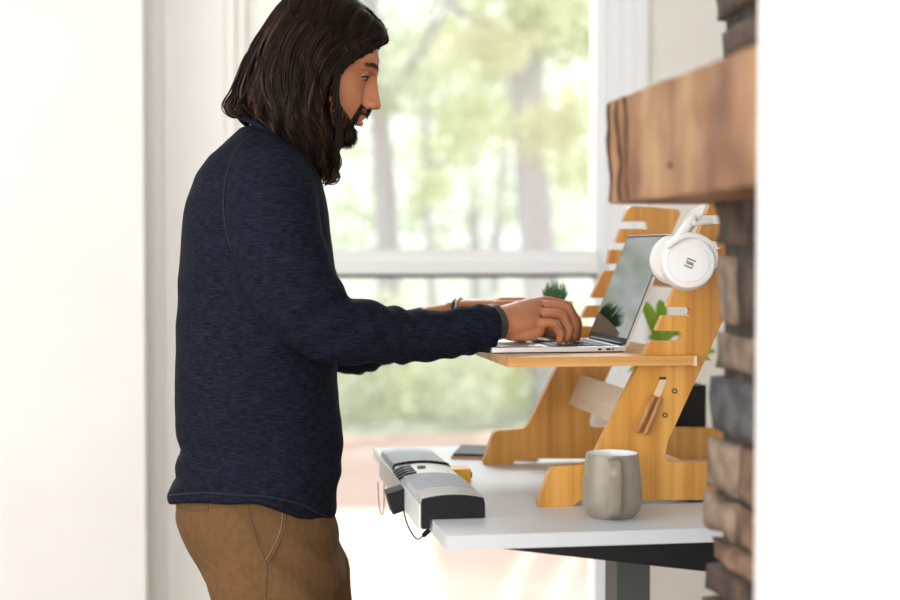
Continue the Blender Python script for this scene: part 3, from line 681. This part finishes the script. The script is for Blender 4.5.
# ---- head (local: x forward, z up), pitched 20 degrees down
HR = Matrix.Rotation(math.radians(20), 4, 'Y'); HO = mp(322.5, 64); HS = .985
HMx = Matrix.Translation(HO) @ HR @ Matrix.Scale(HS, 4)
def H(x, y, z): return HMx @ Vector((x, y, z))
HP = [(.113, -.012, -.03, .016), (.107, .015, -.060, .038), (.094, .042, -.080, .055), (.077, .062, -.092, .066), (.055, .081, -.099, .073), (.037, .0905, -.101, .0755), (.020, .0925, -.099, .0755),
      (.008, .083, -.096, .0745), (-.005, .0795, -.092, .073), (-.02, .082, -.086, .0705), (-.035, .086, -.077, .067), (-.048, .089, -.066, .063), (-.06, .088, -.052, .059),
      (-.074, .085, -.035, .054), (-.088, .083, -.015, .047), (-.100, .081, .005, .038), (-.110, .074, .022, .026), (-.115, .062, .035, .012)]
def head_bm(bm):
    rows = []; n = 40
    for z, xf, xb, w_ in HP:
        cx = (xf+xb)/2-.01; row = []
        for i in range(n):
            a = 2*math.pi*i/n; c_, s_ = math.cos(a), math.sin(a)
            e = 2.0 if c_ < 0 else 2.25
            x = cx+(xf-cx if c_ > 0 else cx-xb)*math.copysign(abs(c_)**(2/e), c_); y = w_*math.copysign(abs(s_)**(2/e), s_)
            row.append(bm.verts.new(H(x, y, z)))
        rows.append(row)
    for A, C in zip(rows, rows[1:]):
        for i in range(n): bm.faces.new((A[i], A[(i+1) % n], C[(i+1) % n], C[i]))
    bm.faces.new(rows[0]); bm.faces.new(rows[-1][::-1])
    def hb_(c, r):
        bmesh.ops.create_uvsphere(bm, u_segments=16, v_segments=10, radius=1, matrix=HMx @ Matrix.Translation(c) @ Matrix.Diagonal((*r, 1)))
    def ht(pts, flat=1, n=10):
        tube(bm, [(*H(*p[:3]), p[3]*HS) for p in pts], side=(0, 1, 0), n=n, k=4, flat=flat)
    for k_ in range(4):
        dx_ = -.007*k_; w1 = 1+.22*k_
        tube(bm, [(*H(.088+dx_, 0, .024), .007*HS, .0075*w1), (*H(.0895+dx_, 0, .010), .007*HS, .0062*w1), (*H(.0975+dx_, 0, -.008), .007*HS, .0066*w1), (*H(.1065+dx_, 0, -.026), .008*HS, .0082*w1), (*H(.1115+dx_*1.3, 0, -.0355), .0088*HS, .0092*w1)], n=12, k=4)
    for s in (-1, 1):
        hb_((.101, s*.0115, -.037), (.0115, .0068, .0075))
        pass
        ht([(.0855, s*.006, .018, .0065), (.0840, s*.022, .0215, .0078), (.0735, s*.038, .0195, .0078), (.0570, s*.050, .013, .0070)])
        hb_((.0640, s*.030, .001), (.0145, .0150, .0125))      # lids over the eyeball
        # ear
        hb_((-.012, s*.078, -.004), (.018, .007, .030))
    ht([(.0885, -.019, -.0625, .003), (.0955, -.009, -.0605, .0045), (.0965, 0, -.0605, .0048), (.0955, .009, -.0605, .0045), (.0885, .019, -.0625, .003)])
    ht([(.0865, -.017, -.071, .003), (.0925, -.008, -.073, .0052), (.0935, 0, -.0735, .0055), (.0925, .008, -.073, .0052), (.0865, .017, -.071, .003)])
    hb_((.093, 0, -.05), (.008, .016, .009)); hb_((.0805, 0, -.098), (.014, .022, .015))
bm = bmesh.new(); head_bm(bm)
# neck
tube(bm, [(*H(-.025, 0, -.03), .058), (*H(-.035, 0, -.10), .056), (*mp(285, 140), .060), (*mp(268, 165), .068)], n=24)
# torso core, pelvis and legs under the clothes
loft(bm, [(mp(262, 150), (.03, 0, 0), (0, .08, 0)), (mp(258, 170), (.075, 0, 0), (0, .16, 0)), (mp(258, 210), (.095, 0, 0), (0, .165, 0)), (mp(258, 300), (.10, 0, 0), (0, .15, 0)),
          (mp(256, 400), (.095, 0, 0), (0, .135, 0)), (mp(256, 480), (.10, 0, 0), (0, .145, 0)), (mp(258, 530), (.09, 0, 0), (0, .14, 0))], 28)
NL = dict(hip=mp(262, 520, 2.46), knee=Vector((mp(280, 600, 2.46).x+.01, 2.45, .44)), ank=Vector((mp(262, 600, 2.46).x-.01, 2.45, .09)))
FL = dict(hip=mp(278, 520, 2.63), knee=Vector((mp(292, 600, 2.63).x+.03, 2.64, .44)), ank=Vector((mp(280, 600, 2.63).x+.02, 2.65, .09)))
for L_ in (NL, FL):
    tube(bm, [(*L_['hip'], .075), (*L_['hip'].lerp(L_['knee'], .5), .065), (*L_['knee'], .048), (*L_['knee'].lerp(L_['ank'], .4), .046), (*L_['ank'], .034)], n=16)
    tube(bm, [(L_['ank'].x-.03, L_['ank'].y, .05, .03), (L_['ank'].x+.06, L_['ank'].y, .045, .032), (L_['ank'].x+.16, L_['ank'].y, .035, .02)], n=12)
# arms
def arm(pts): tube(bm, pts, n=18, k=5)
arm([(*mp(262, 175, 2.40), .055), (*mp(280, 240, 2.345), .052), (*mp(330, 325, 2.35), .042), (*mp(380, 335, 2.37), .042), (*mp(440, 332, 2.41), .033), (*mp(484, 325, 2.445), .0265, .030), (*mp(500, 323, 2.455), .0265, .031)])
arm([(*mp(272, 180, 2.68), .055), (*mp(290, 245, 2.73), .052), (*mp(338, 345, 2.735), .040), (*mp(388, 339, 2.71), .036), (*mp(430, 322, 2.68), .029), (*mp(452, 316, 2.66), .024, .028)])
# ---- hands
def hand(W0, K, fingers, thumb, wv, wr):
    """W0 wrist centre, K list of 4 knuckle centres index..pinky; palm lofted wrist->knuckles"""
    kc = (K[0]+K[3])/2; wid = (K[0]-K[3]); wn = wid.normalized(); ln = (kc-W0).normalized(); nn = ln.cross(wn).normalized()
    rings = []
    for t, w_, th_ in ((-.12, .50, .026), (.1, .62, .025), (.35, .86, .0235), (.62, 1.02, .020), (.85, 1.04, .0165), (1.0, .98, .0125)):
        hv = Vector(wv).lerp(wn, smoothstep(-.1, .6, t)).normalized(); un = ln.cross(hv).normalized()
        rings.append((W0.lerp(kc, t), hv*(wid.length/2+.009)*w_, un*th_, 2.4))
    loft(bm, rings, 28)
    for fpts, r in fingers:
        q = [(*p, rr) for p, rr in zip(fpts, (r*1.08, r*1.02, r*1.06, r*.95, r*.98, r*.86))]
        tube(bm, q, n=14, k=4)
    tube(bm, thumb, n=14, k=4)
def fing(a, b, c, d): return [a, a.lerp(b, .5)+Vector((0, 0, .002)), b, b.lerp(c, .55), c, d]
W0 = mp(499, 322, 2.455)
K = [mp(543, 301, 2.525), mp(545, 306, 2.503), mp(543, 314, 2.478), mp(538, 324, 2.458)]
hand(W0, K, [
    (fing(K[0], mp(567, 307, 2.532), mp(577, 322, 2.532), mp(577, 338, 2.530)), .0092),
    (fing(K[1], mp(567, 310, 2.508), mp(575, 325, 2.508), mp(573, 339, 2.506)), .0096),
    (fing(K[2], mp(562, 316, 2.482), mp(569, 330, 2.482), mp(566, 340, 2.482)), .0092),
    (fing(K[3], mp(554, 324, 2.460), mp(561, 334, 2.463), mp(559, 341.5, 2.466)), .0080)],
    [(*mp(510, 322, 2.49), .013), (*mp(525, 324, 2.535), .0135), (*mp(545, 332, 2.565), .0105), (*mp(562, 336, 2.562), .0105), (*mp(572, 339, 2.558), .008)], (.1, .8, .3), .03)
W1 = mp(456, 315, 2.655)
K2 = [mp(497, 306, 2.575), mp(500, 303, 2.597), mp(499, 303, 2.620), mp(495, 305, 2.640)]
hand(W1, K2, [
    (fing(K2[0], mp(522, 307, 2.570), mp(536, 324, 2.568), mp(536, 335, 2.568)), .0090),
    (fing(K2[1], mp(526, 304, 2.595), mp(540, 322, 2.594), mp(539, 333, 2.594)), .0095),
    (fing(K2[2], mp(523, 304, 2.620), mp(537, 321, 2.620), mp(535, 332, 2.620)), .0090),
    (fing(K2[3], mp(515, 307, 2.643), mp(527, 321, 2.645), mp(525, 331, 2.645)), .0080)],
    [(*mp(468, 316, 2.62), .013), (*mp(482, 322, 2.58), .013), (*mp(500, 332, 2.555), .0105), (*mp(515, 336, 2.550), .010), (*mp(525, 338, 2.548), .008)], (0, -1, 0), .03)
bm_body = bm
tube(bm_body, [(*mp(502, 330, 2.452), .010), (*mp(515, 333.5, 2.452), .0125), (*mp(530, 334, 2.457), .0115), (*mp(541, 331, 2.463), .009)], n=14, k=4)
me = remesh(bm_body, .0026, 6, .5)
body = link('body', me, 'skin', per_, smooth=True)
# carve the eye openings a little by pulling verts in, colour handled by separate parts
bvh_body = BVHTree.FromObject(body, bpy.context.evaluated_depsgraph_get())
HI = HMx.inverted()
for s in (-1, 1):
    bm = bmesh.new(); bmesh.ops.create_uvsphere(bm, u_segments=20, v_segments=14, radius=1, matrix=HMx @ Matrix.Translation((.0672, s*.0310, -.0015)) @ Matrix.Diagonal((.0122, .0142, .0050, 1)))
    e = obj('eye', bm, 'eyew', per_, smooth=True)
    bm = bmesh.new(); bmesh.ops.create_uvsphere(bm, u_segments=14, v_segments=10, radius=1, matrix=HMx @ Matrix.Translation((.0755, s*.0345, -.0022)) @ Matrix.Diagonal((.0042, .0050, .0036, 1)))
    obj('iris', bm, 'beard', e, smooth=True)
    bm = bmesh.new(); tube(bm, [(*H(.0772, s*.0175, .0010), .0009), (*H(.0800, s*.027, .0026), .0017), (*H(.0770, s*.038, .0016), .0019), (*H(.0680, s*.0465, -.003), .0013)], n=6, k=5); obj('eyelashes', bm, 'beard', per_, smooth=True)
    bm = bmesh.new()
    for i in range(120):
        t = i/119; b_ = Vector((.0965-.030*t**1.5, s*(.009+.046*t), .0225+.006*math.sin(t*2.6)-.006*t*t)); b_.z += random.uniform(-.0042, .002)-.003
        p = bvh_body.find_nearest(H(*b_)); p0 = p[0]+p[1]*.0003; d = (HR.to_3x3() @ Vector((-.3, s*.9, .25))).normalized()*.008
        tube(bm, [(*p0, .0004), (*(p0+d*.5+p[1]*.0006), .0004), (*(p0+d+p[1]*.0003), .0001)], n=4, k=1, round_end=False)
    obj('eyebrow', bm, 'hair2', per_, smooth=True)
# lips
bm = bmesh.new(); tube(bm, [(*H(.0895, -.015, -.071), .002), (*H(.0950, -.007, -.0725), .0042), (*H(.0960, 0, -.073), .0046), (*H(.0950, .007, -.0725), .0042), (*H(.0895, .015, -.071), .002)], n=10, k=4); obj('lower_lip', bm, 'lip', per_, smooth=True)

# beard: short strands rooted on the jaw, chin and lip
bm = bmesh.new(); rnd = random.Random(3)
me_b = body.data; cand = []
Hi3 = HI
for p in me_b.polygons:
    if p.center.z < HO.z-.20 or p.center.z > HO.z+.05: continue
    l = Hi3 @ p.center
    x, y, z = l
    if x < -.01 or abs(y) > .08 or z < -.13: continue
    jaw = z < -.052-.030*smoothstep(.03, .095, x)+.034*smoothstep(.045, .0, x) and x > .0
    must = -.057 < z < -.043 and x > .080-.002 and abs(y) < .026
    side_m = -.085 < z < -.048 and .066 < x < .088 and .014 < abs(y) < .03
    if (jaw or must or side_m) and not (x > .090 and -.078 < z < -.058): cand.append((p.center.copy(), (body.matrix_world.to_3x3() @ p.normal).copy(), x, z, must))
rnd.shuffle(cand)
for c, nn, x, z, mu in cand[:3600]:
    ln = rnd.uniform(.005, .010) if not mu else rnd.uniform(.005, .009)
    if z < -.08 and x > .05: ln *= 1.5
    dl = Vector((.0 if not mu else .1, 0, -1)); d = (HR.to_3x3() @ dl)*.8+nn*.5+Vector((rnd.gauss(0, .2), rnd.gauss(0, .2), rnd.gauss(0, .1))); d.normalize()
    tube(bm, [(*c, .0006), (*(c+d*ln*.5+nn*.0012), .00055), (*(c+d*ln), .0002)], n=3, k=1, round_end=False)
obj('beard', bm, 'beard', per_, smooth=True)

# ---- shirt
bm = bmesh.new()
T = [(127, 242, 262, .050), (134, 234, 278, .080), (143, 223, 296, .115), (156, 208, 310, .155), (175, 195, 320, .185), (200, 186, 326, .200), (235, 182, 330, .200), (280, 179, 336, .193), (330, 177, 337, .182),
     (380, 175, 337, .174), (420, 175, 341, .170), (442, 178, 342, .168), (454, 180, 342, .168), (470, 175, 340, .172), (486, 170, 337, .177), (497, 168, 334, .180), (503, 168, 333, .180)]
rings = []
for y, xb, xf, hy in T:
    a, b = mp(xb, y), mp(xf, y); rings.append(((a+b)/2, ((b.x-a.x)/2, 0, 0), (0, hy, 0), 2.3))
loft(bm, rings, 56)
tube(bm, [(*mp(268, 178, 2.42), .070), (*mp(272, 205, 2.375), .076), (*mp(278, 245, 2.355), .075), (*mp(298, 295, 2.345), .070), (*mp(332, 327, 2.35), .057), (*mp(368, 332, 2.365), .0500), (*mp(400, 336, 2.385), .0450),
          (*mp(440, 335, 2.41), .0405), (*mp(470, 330, 2.43), .0405), (*mp(484, 328.5, 2.438), .0395), (*mp(491, 328, 2.442), .0395)], n=36, k=6, round_end=False)
tube(bm, [(*mp(278, 182, 2.68), .068), (*mp(288, 240, 2.725), .068), (*mp(312, 300, 2.74), .062), (*mp(345, 347, 2.735), .050), (*mp(385, 341, 2.715), .041), (*mp(415, 327, 2.695), .034), (*mp(428, 324, 2.68), .031)], n=30, k=6, round_end=False)
me = remesh(bm, .0042, 5, .5)
hem = lambda px: 499+smoothstep(255, 335, px)*22
cx0, cx1 = mp(168, 500).x, mp(334, 500).x
def seg_d(p, a, b):
    ab = b-a; t = max(0, min(1, (p-a).dot(ab)/ab.length_squared)); return (p-(a+ab*t)).length, t
# pull the hem down towards the front, add cloth folds
me.update(); nor = [v.normal.copy() for v in me.vertices]
zh0, zh1 = mp(250, 470).z, mp(250, 503).z
for i, v in enumerate(me.vertices):
    p = v.co; n_ = nor[i]
    px = 168+(p.x-cx0)/(cx1-cx0)*166
    py_ = 470+(p.z-zh0)/(zh1-zh0)*33
    armz = smoothstep(mp(345, 300).x, mp(375, 300).x, p.x) * (1 if p.z > mp(300, 400).z else 0)
    f = 0
    # forearm gather folds
    w_ = armz*smoothstep(0, 1, 1)
    f += w_*.0034*math.sin(p.x*150+p.z*95+6*noise.noise(p*9))*(.5+noise.noise(p*7))
    # elbow folds
    dE = (Vector((p.x, 0, p.z))-Vector((mp(328, 310, 2.35).x, 0, mp(328, 310, 2.35).z))).length
    f += .004*math.exp(-(dE/.075)**2)*math.sin((p.x*.55-p.z)*115+4*noise.noise(p*8))*(.6 if p.y < 2.5 else .4)
    # torso broad drape + waist folds
    tb_ = 1-armz
    f += tb_*.004*noise.noise(Vector((p.x*9, p.y*9, p.z*3.5)))+tb_*.0025*noise.noise(Vector((p.x*20-p.z*14, p.y*8, p.z*16)))
    low = smoothstep(mp(250, 400).z, mp(250, 470).z, p.z)*tb_
    f += low*.0045*math.sin(p.z*110+p.x*35+5*noise.noise(p*6))*(.4+noise.noise(p*5+Vector((4, 0, 0))))
    v.co = p+n_*f
    if p.z < zh0 and p.x < mp(345, 500).x:
        k = smoothstep(470, 503, py_); v.co.z -= k*(smoothstep(235, 334, px)*20+1.5*math.sin(px*.09))*MS-k*max(0, MC-p.y)*.15
shirt = link('shirt', me, 'shirt', per_, smooth=True)
bvh_shirt = BVHTree.FromObject(shirt, bpy.context.evaluated_depsgraph_get())
def on_surf(bvh, px, py, Yg=2.35, off=.0008):
    p = oY(px, py, Yg); d = ray(px, py).normalized(); h = bvh.ray_cast(EYE+d*.6, d)
    return (h[0]+h[1]*off) if h[0] else None
def surf_line(name, bvh, pts, r, m, par, off=.0006, n=6):
    q = [on_surf(bvh, x, y, off=off) for x, y in catmull(pts, 6)]; q = [a for a in q if a]
    if len(q) < 3: return
    bm = bmesh.new(); tube(bm, [(*a, r) for a in q], n=n, smooth=False); return obj(name, bm, m, par, smooth=True)
M['navyseam'] = mat('navy_seam', (.008, .010, .018), .9)
surf_line('armhole_seam', bvh_shirt, [(252, 135), (238, 148), (228, 170), (224, 195), (225, 222), (230, 245)], .0011, 'navyseam', shirt)
surf_line('hem_band', bvh_shirt, [(170, 495), (200, 493), (240, 495), (270, 497), (300, 504), (318, 513), (329, 517)], .0012, 'navyseam', shirt)
# neckband, open neck edge
bm = bmesh.new(); nb = []
for i in range(25):
    a = 2*math.pi*i/24; c = mp(280, 141); nb.append((c.x+.066*math.cos(a), MC+.074*math.sin(a), c.z-.042*math.cos(a)-.004, .005))
tube(bm, nb, n=8, smooth=False, round_end=False); obj('neckband', bm, 'shirt', shirt, smooth=True)
# cuffs
def ring_band(name, c, ax, r1, r2, w_, m, par, th_=.0012, side=(0, 1, 0)):
    ax = Vector(ax).normalized(); v = Vector(side); v = (v-ax*v.dot(ax)).normalized(); u = ax.cross(v); bm = bmesh.new(); n = 36; rows = []
    for (k, s) in ((0, -w_/2), (th_, -w_/2*.9), (th_, w_/2*.9), (0, w_/2), (-.001, w_/2*.5), (-.001, -w_/2*.5)):
        rows.append([bm.verts.new(Vector(c)+ax*s+u*(r1+k)*math.cos(2*math.pi*i/n)+v*(r2+k)*math.sin(2*math.pi*i/n)) for i in range(n)])
    for j in range(6):
        A, C = rows[j], rows[(j+1) % 6]
        for i in range(n): bm.faces.new((A[i], A[(i+1) % n], C[(i+1) % n], C[i]))
    return obj(name, bm, m, par, smooth='auto')
ax = (mp(499, 322, 2.455)-mp(470, 330, 2.43))
wt = thing; watch = ring_band('watch_strap', mp(493, 322.5, 2.449), ax, .0285, .0325, .014, 'strap', per_, .0025)
br = ring_band('bracelet', mp(460, 314, 2.650), (mp(470, 312, 2.64)-mp(445, 318, 2.665)), .0265, .0300, .006, 'strap', per_, .0025)
ring_band('bracelet_charm_ring', mp(463, 313.5, 2.647), (mp(470, 312, 2.64)-mp(445, 318, 2.665)), .0265, .0300, .002, 'alu', br, .003)

# ---- trousers
bm = bmesh.new(); rings = []
for y, xb, xf, hy in [(486, 180, 328, .160), (500, 175, 331, .166), (515, 175, 334, .170), (530, 181, 337, .173), (545, 188, 340, .175), (562, 198, 343, .172), (580, 206, 345, .168)]:
    a, b = mp(xb, y), mp(xf, y); rings.append(((a+b)/2, ((b.x-a.x)/2, 0, 0), (0, hy, 0), 2.3))
loft(bm, rings, 48)
ns = mp(270, 560, 2.45); fs = mp(290, 560, 2.64)
tube(bm, [(*mp(260, 545, 2.46), .098), (*mp(268, 575, 2.455), .100), (*mp(277, 615, 2.45), .096), (NL['knee'].x+.005, 2.45, .46, .082), (NL['knee'].x-.02, 2.45, .3, .075), (NL['ank'].x, 2.45, .06, .068)], n=32)
tube(bm, [(*mp(285, 545, 2.62), .092), (*mp(296, 575, 2.63), .092), (*mp(304, 615, 2.64), .088), (FL['knee'].x+.005, 2.64, .46, .080), (FL['knee'].x, 2.64, .3, .075), (FL['ank'].x, 2.65, .06, .068)], n=32)
me = remesh(bm, .005, 4, .5); me.update()
for v in me.vertices:
    p = v.co; n_ = v.normal
    f = .0035*noise.noise(Vector((p.x*14, p.y*10, p.z*5)))+.0028*noise.noise(Vector((p.x*26+p.z*20, p.y*12, p.z*10)))
    dC = (Vector((p.x, 0, p.z))-Vector((mp(320, 560).x, 0, mp(320, 560).z))).length
    f += .004*math.exp(-(dC/.08)**2)*math.sin((p.x*.8+p.z)*90)
    v.co = p+n_*f
tr = link('trousers', me, 'khaki', per_, smooth=True)
bvh_t = BVHTree.FromObject(tr, bpy.context.evaluated_depsgraph_get())
surf_line('pocket_edge', bvh_t, [(285, 502), (285, 520), (281, 538), (274, 553), (267, 564)], .0014, 'seam', tr)
surf_line('pocket_stitching', bvh_t, [(282, 502), (282, 520), (278, 537), (271, 551), (266, 560)], .0006, 'stitch', tr)
surf_line('side_seam', bvh_t, [(247, 500), (251, 520), (257, 542), (266, 564), (266, 585), (265, 612)], .0011, 'seam', tr)
surf_line('back_pocket_welt', bvh_t, [(178, 509), (190, 511), (208, 509)], .0012, 'seam', tr)
surf_line('back_pocket_welt', bvh_t, [(178, 502), (192, 503), (208, 502)], .0010, 'seam', tr)
surf_line('back_pocket_end', bvh_t, [(208, 501), (208.4, 505), (208, 510)], .0010, 'seam', tr)
surf_line('fly_seam', bvh_t, [(329, 528), (331, 545), (335, 562), (338, 590)], .0011, 'seam', tr)
for L_ in (NL, FL):
    x, y = L_['ank'].x, L_['ank'].y; bm = bmesh.new()
    loft(bm, [((x+.05, y, .0), (.135, 0, 0), (0, .045, 0), 2.6), ((x+.05, y, .02), (.14, 0, 0), (0, .048, 0), 2.6), ((x+.035, y, .05), (.12, 0, 0), (0, .045, 0), 2.3), ((x+.0, y, .085), (.075, 0, 0), (0, .042, 0), 2.2), ((x-.015, y, .11), (.05, 0, 0), (0, .04, 0))], 28)
    obj('shoe', bm, 'shoe', per_, smooth=True)

# ---- hair: volume, then wavy locks laid over it
bm = bmesh.new()
HV = [(-9, 305, 338, .030), (-3, 286, 350, .055), (8, 276, 364, .072), (20, 270, 370, .082), (34, 263, 366, .086), (42, 262, 364, .089), (49, 260, 360, .091), (56, 258, 353, .094), (63, 255, 345, .096), (72, 251, 338, .098), (80, 247, 336, .099), (90, 246, 334, .100), (105, 246, 334, .100), (118, 253, 334, .098),
      (132, 264, 335, .095), (146, 276, 334, .088), (160, 290, 332, .078), (172, 303, 330, .066), (180, 314, 328, .045)]
rings = []
for y, xb, xf, hy in HV:
    a, b = mp(xb, y), mp(xf, y); rings.append(((a+b)/2, ((b.x-a.x)/2, 0, 0), (0, hy, 0), 2.2))
loft(bm, rings, 40)
# forelock wedge over the forehead
for s in (-1, 1):
    tube(bm, [(*H(.078, s*.020, .074), .011, .009), (*H(.0613, s*.048, .051), .013, .010), (*H(.0407, s*.064, .030), .015, .012), (*H(.026, s*.068, .008), .014, .012), (*H(.018, s*.068, -.02), .013, .012)], n=14)
    tube(bm, [(*H(-.02, s*.045, .075), .035), (*H(.035, s*.045, .072), .027), (*H(.066, s*.032, .078), .017), (*H(.084, s*.012, .078), .011)], n=14)
tube(bm, [(*H(-.02, 0, .085), .045), (*H(.035, 0, .088), .030), (*H(.068, 0, .083), .018), (*H(.086, 0, .075), .0105)], n=14)
me = remesh(bm, .005, 6, .5); me.update()
for v in me.vertices:
    p = v.co; v.co = p+v.normal*(.0035*math.sin(p.x*230+12*noise.noise(Vector((p.x*4, p.y*4, p.z*11)))+p.z*30)*smoothstep(HO.z+.11, HO.z-.02, p.z))
hair = link('hair', me, 'hair0', per_, smooth=True)
bvh_h = BVHTree.FromObject(hair, bpy.context.evaluated_depsgraph_get())
G = [[(388, 40), (368, 50), (348, 62), (338, 80), (338, 106), (340, 132), (336, 158), (326, 182)],
     [(384, 26), (360, 36), (334, 54), (322, 78), (322, 106), (330, 134), (334, 160), (330, 184)],
     [(372, 12), (345, 18), (316, 42), (306, 74), (303, 102), (311, 130), (322, 156), (324, 180)],
     [(352, -2), (322, 6), (296, 34), (285, 66), (282, 96), (288, 122), (300, 148), (312, 172)],
     [(335, -7), (300, 2), (276, 30), (263, 60), (259, 90), (262, 112), (276, 132), (296, 152)],
     [(322, -9), (290, -3), (268, 22), (252, 52), (243, 82), (241, 104), (250, 119), (266, 132)]]
G = [catmull(g, 4) for g in G]
rnd = random.Random(5)
def lock(bm, g, sidesign, r, amp, ph, fr, off, mi, tend=1.0, y0=None):
    m_ = int(len(g)*tend); pts = []
    lastY = None
    for i in range(m_):
        t = i/(len(g)-1); x, y = g[i]; a = amp*smoothstep(.15, .75, t)
        x += a*math.sin(t*fr+ph); y += a*.25*math.cos(t*fr+ph)
        q = mp(x, y); org = Vector((q.x, MC+sidesign*.4, q.z)); h = bvh_h.ray_cast(org, Vector((0, -sidesign, 0)))
        if h[0] is not None: yy = h[0].y+sidesign*(off+.003*math.sin(t*fr*.8+ph*1.7))
        else: yy = lastY if lastY is not None else MC+sidesign*(y0 if y0 is not None else rnd.uniform(0, .03))
        if lastY is not None: yy = lastY+(yy-lastY)*.65
        lastY = yy
        q = oY(x, y, yy)
        rr = r*(.55+.6*math.sin(math.pi*min(1, t*1.02)**.7))*(1 if i < m_-1 else .15)
        pts.append((q.x, yy, q.z, max(rr, .0003)))
    nf = len(bm.faces); tube(bm, pts, n=5, smooth=False, round_end=False, flat=.7)
    bm.faces.ensure_lookup_table()
    for f in bm.faces[nf:]: f.material_index = mi
bm = bmesh.new()
for c_ in range(120):
    ss = -1 if c_ % 4 else 1
    uc = (rnd.random() if c_ % 3 else rnd.random()**2*.5)*(len(G)-1.001); amp = rnd.uniform(2.0, 6.5)*(1 if uc > .5 else .5); ph = rnd.uniform(0, 6.28); fr = rnd.uniform(13, 19); te = rnd.uniform(.82, 1.0)
    tone = rnd.choices(((.75, .25, 0), (.5, .4, .1), (.2, .5, .3)), (.5, .35, .15))[0]; co = rnd.uniform(0, .005)
    for k_ in range(13):
        du = rnd.gauss(0, .16); jx, jy = rnd.gauss(0, 1.0)-.8, rnd.gauss(0, 1.0)+.6; g = []
        for t_i in range(len(G[0])):
            tt = t_i/(len(G[0])-1); u = min(max(uc+du*(1-.6*smoothstep(.35, .95, tt)), 0), len(G)-1.001); a = int(u); f = u-a
            g.append(((1-f)*G[a][t_i][0]+f*G[a+1][t_i][0]+jx, (1-f)*G[a][t_i][1]+f*G[a+1][t_i][1]+jy))
        mi = rnd.choices((0, 1, 2), tone)[0]
        lock(bm, g, ss, rnd.uniform(.0008, .0021), amp*rnd.uniform(.8, 1.1), ph+rnd.gauss(0, .22), fr, co+rnd.uniform(-.0005, .002), mi, te*rnd.uniform(.93, 1.0))
# locks combed from the parting over the crown
for c_ in range(70):
    ss = -1 if c_ % 3 else 1; x0 = rnd.uniform(290, 388); ax_y = 46 if x0 < 360 else 50; drift = (-34 if x0 > 340 else -24)*rnd.uniform(.7, 1.1)
    wv_, ph = rnd.uniform(.5, 2), rnd.uniform(0, 6.28); mi_w = rnd.choice(((.9, .1, 0), (.75, .25, 0)))
    for k_ in range(9):
        xx = x0+rnd.gauss(0, 3); pts = []; o_ = rnd.uniform(0, .0035)
        for t_i in range(13):
            t = t_i/12; phi = math.radians(4+78*t)
            A = mp(xx+drift*t**1.4+wv_*math.sin(t*7+ph), ax_y); d = Vector((0, ss*math.sin(phi), math.cos(phi)))
            h = bvh_h.ray_cast(A+d*.3, -d)
            if h[0] is None: break
            pts.append((*(h[0]+d*o_), .0004+.0016*math.sin(math.pi*min(1, t+.12))))
        if len(pts) > 4:
            nf = len(bm.faces); tube(bm, pts, n=5, smooth=False, round_end=False, flat=.7); bm.faces.ensure_lookup_table(); mi = rnd.choices((0, 1, 2), mi_w)[0]
            for f in bm.faces[nf:]: f.material_index = mi
# loose wavy locks at the back and at the tips
for i in range(46):
    ss = rnd.choice((-1, 1)); j = rnd.gauss(0, 2.2)
    g = catmull([(262+j, 42), (250+j, 56), (243+j*1.1, 74), (236+j*1.2, 90), (229+j*1.1, 103), (231+j, 113), (240+j, 118), (247+j*.6, 113+j)], 4)
    lock(bm, g, ss, rnd.uniform(.0006, .0013), 1.5, rnd.uniform(0, 6), 14, .002, rnd.choice((0, 1, 1, 2)), rnd.uniform(.75, 1), abs(rnd.gauss(0, .02)))
for i in range(60):
    j = rnd.gauss(0, 2.5); k = rnd.gauss(0, 3)
    g = catmull([(318+j, 120), (326+j, 140), (322+j+k, 158), (330+j+k*.5, 170), (334+j, 176+k*.4), (328+j, 183+k*.4), (318+j, 182+k*.3)], 4)
    lock(bm, g, -1, rnd.uniform(.0006, .0014), 2, rnd.uniform(0, 6), 9, .004, rnd.choice((1, 2, 2)), rnd.uniform(.7, 1), .05)
obj('hair_locks', bm, ['hair0', 'hair1', 'hair2'], hair, smooth=True)
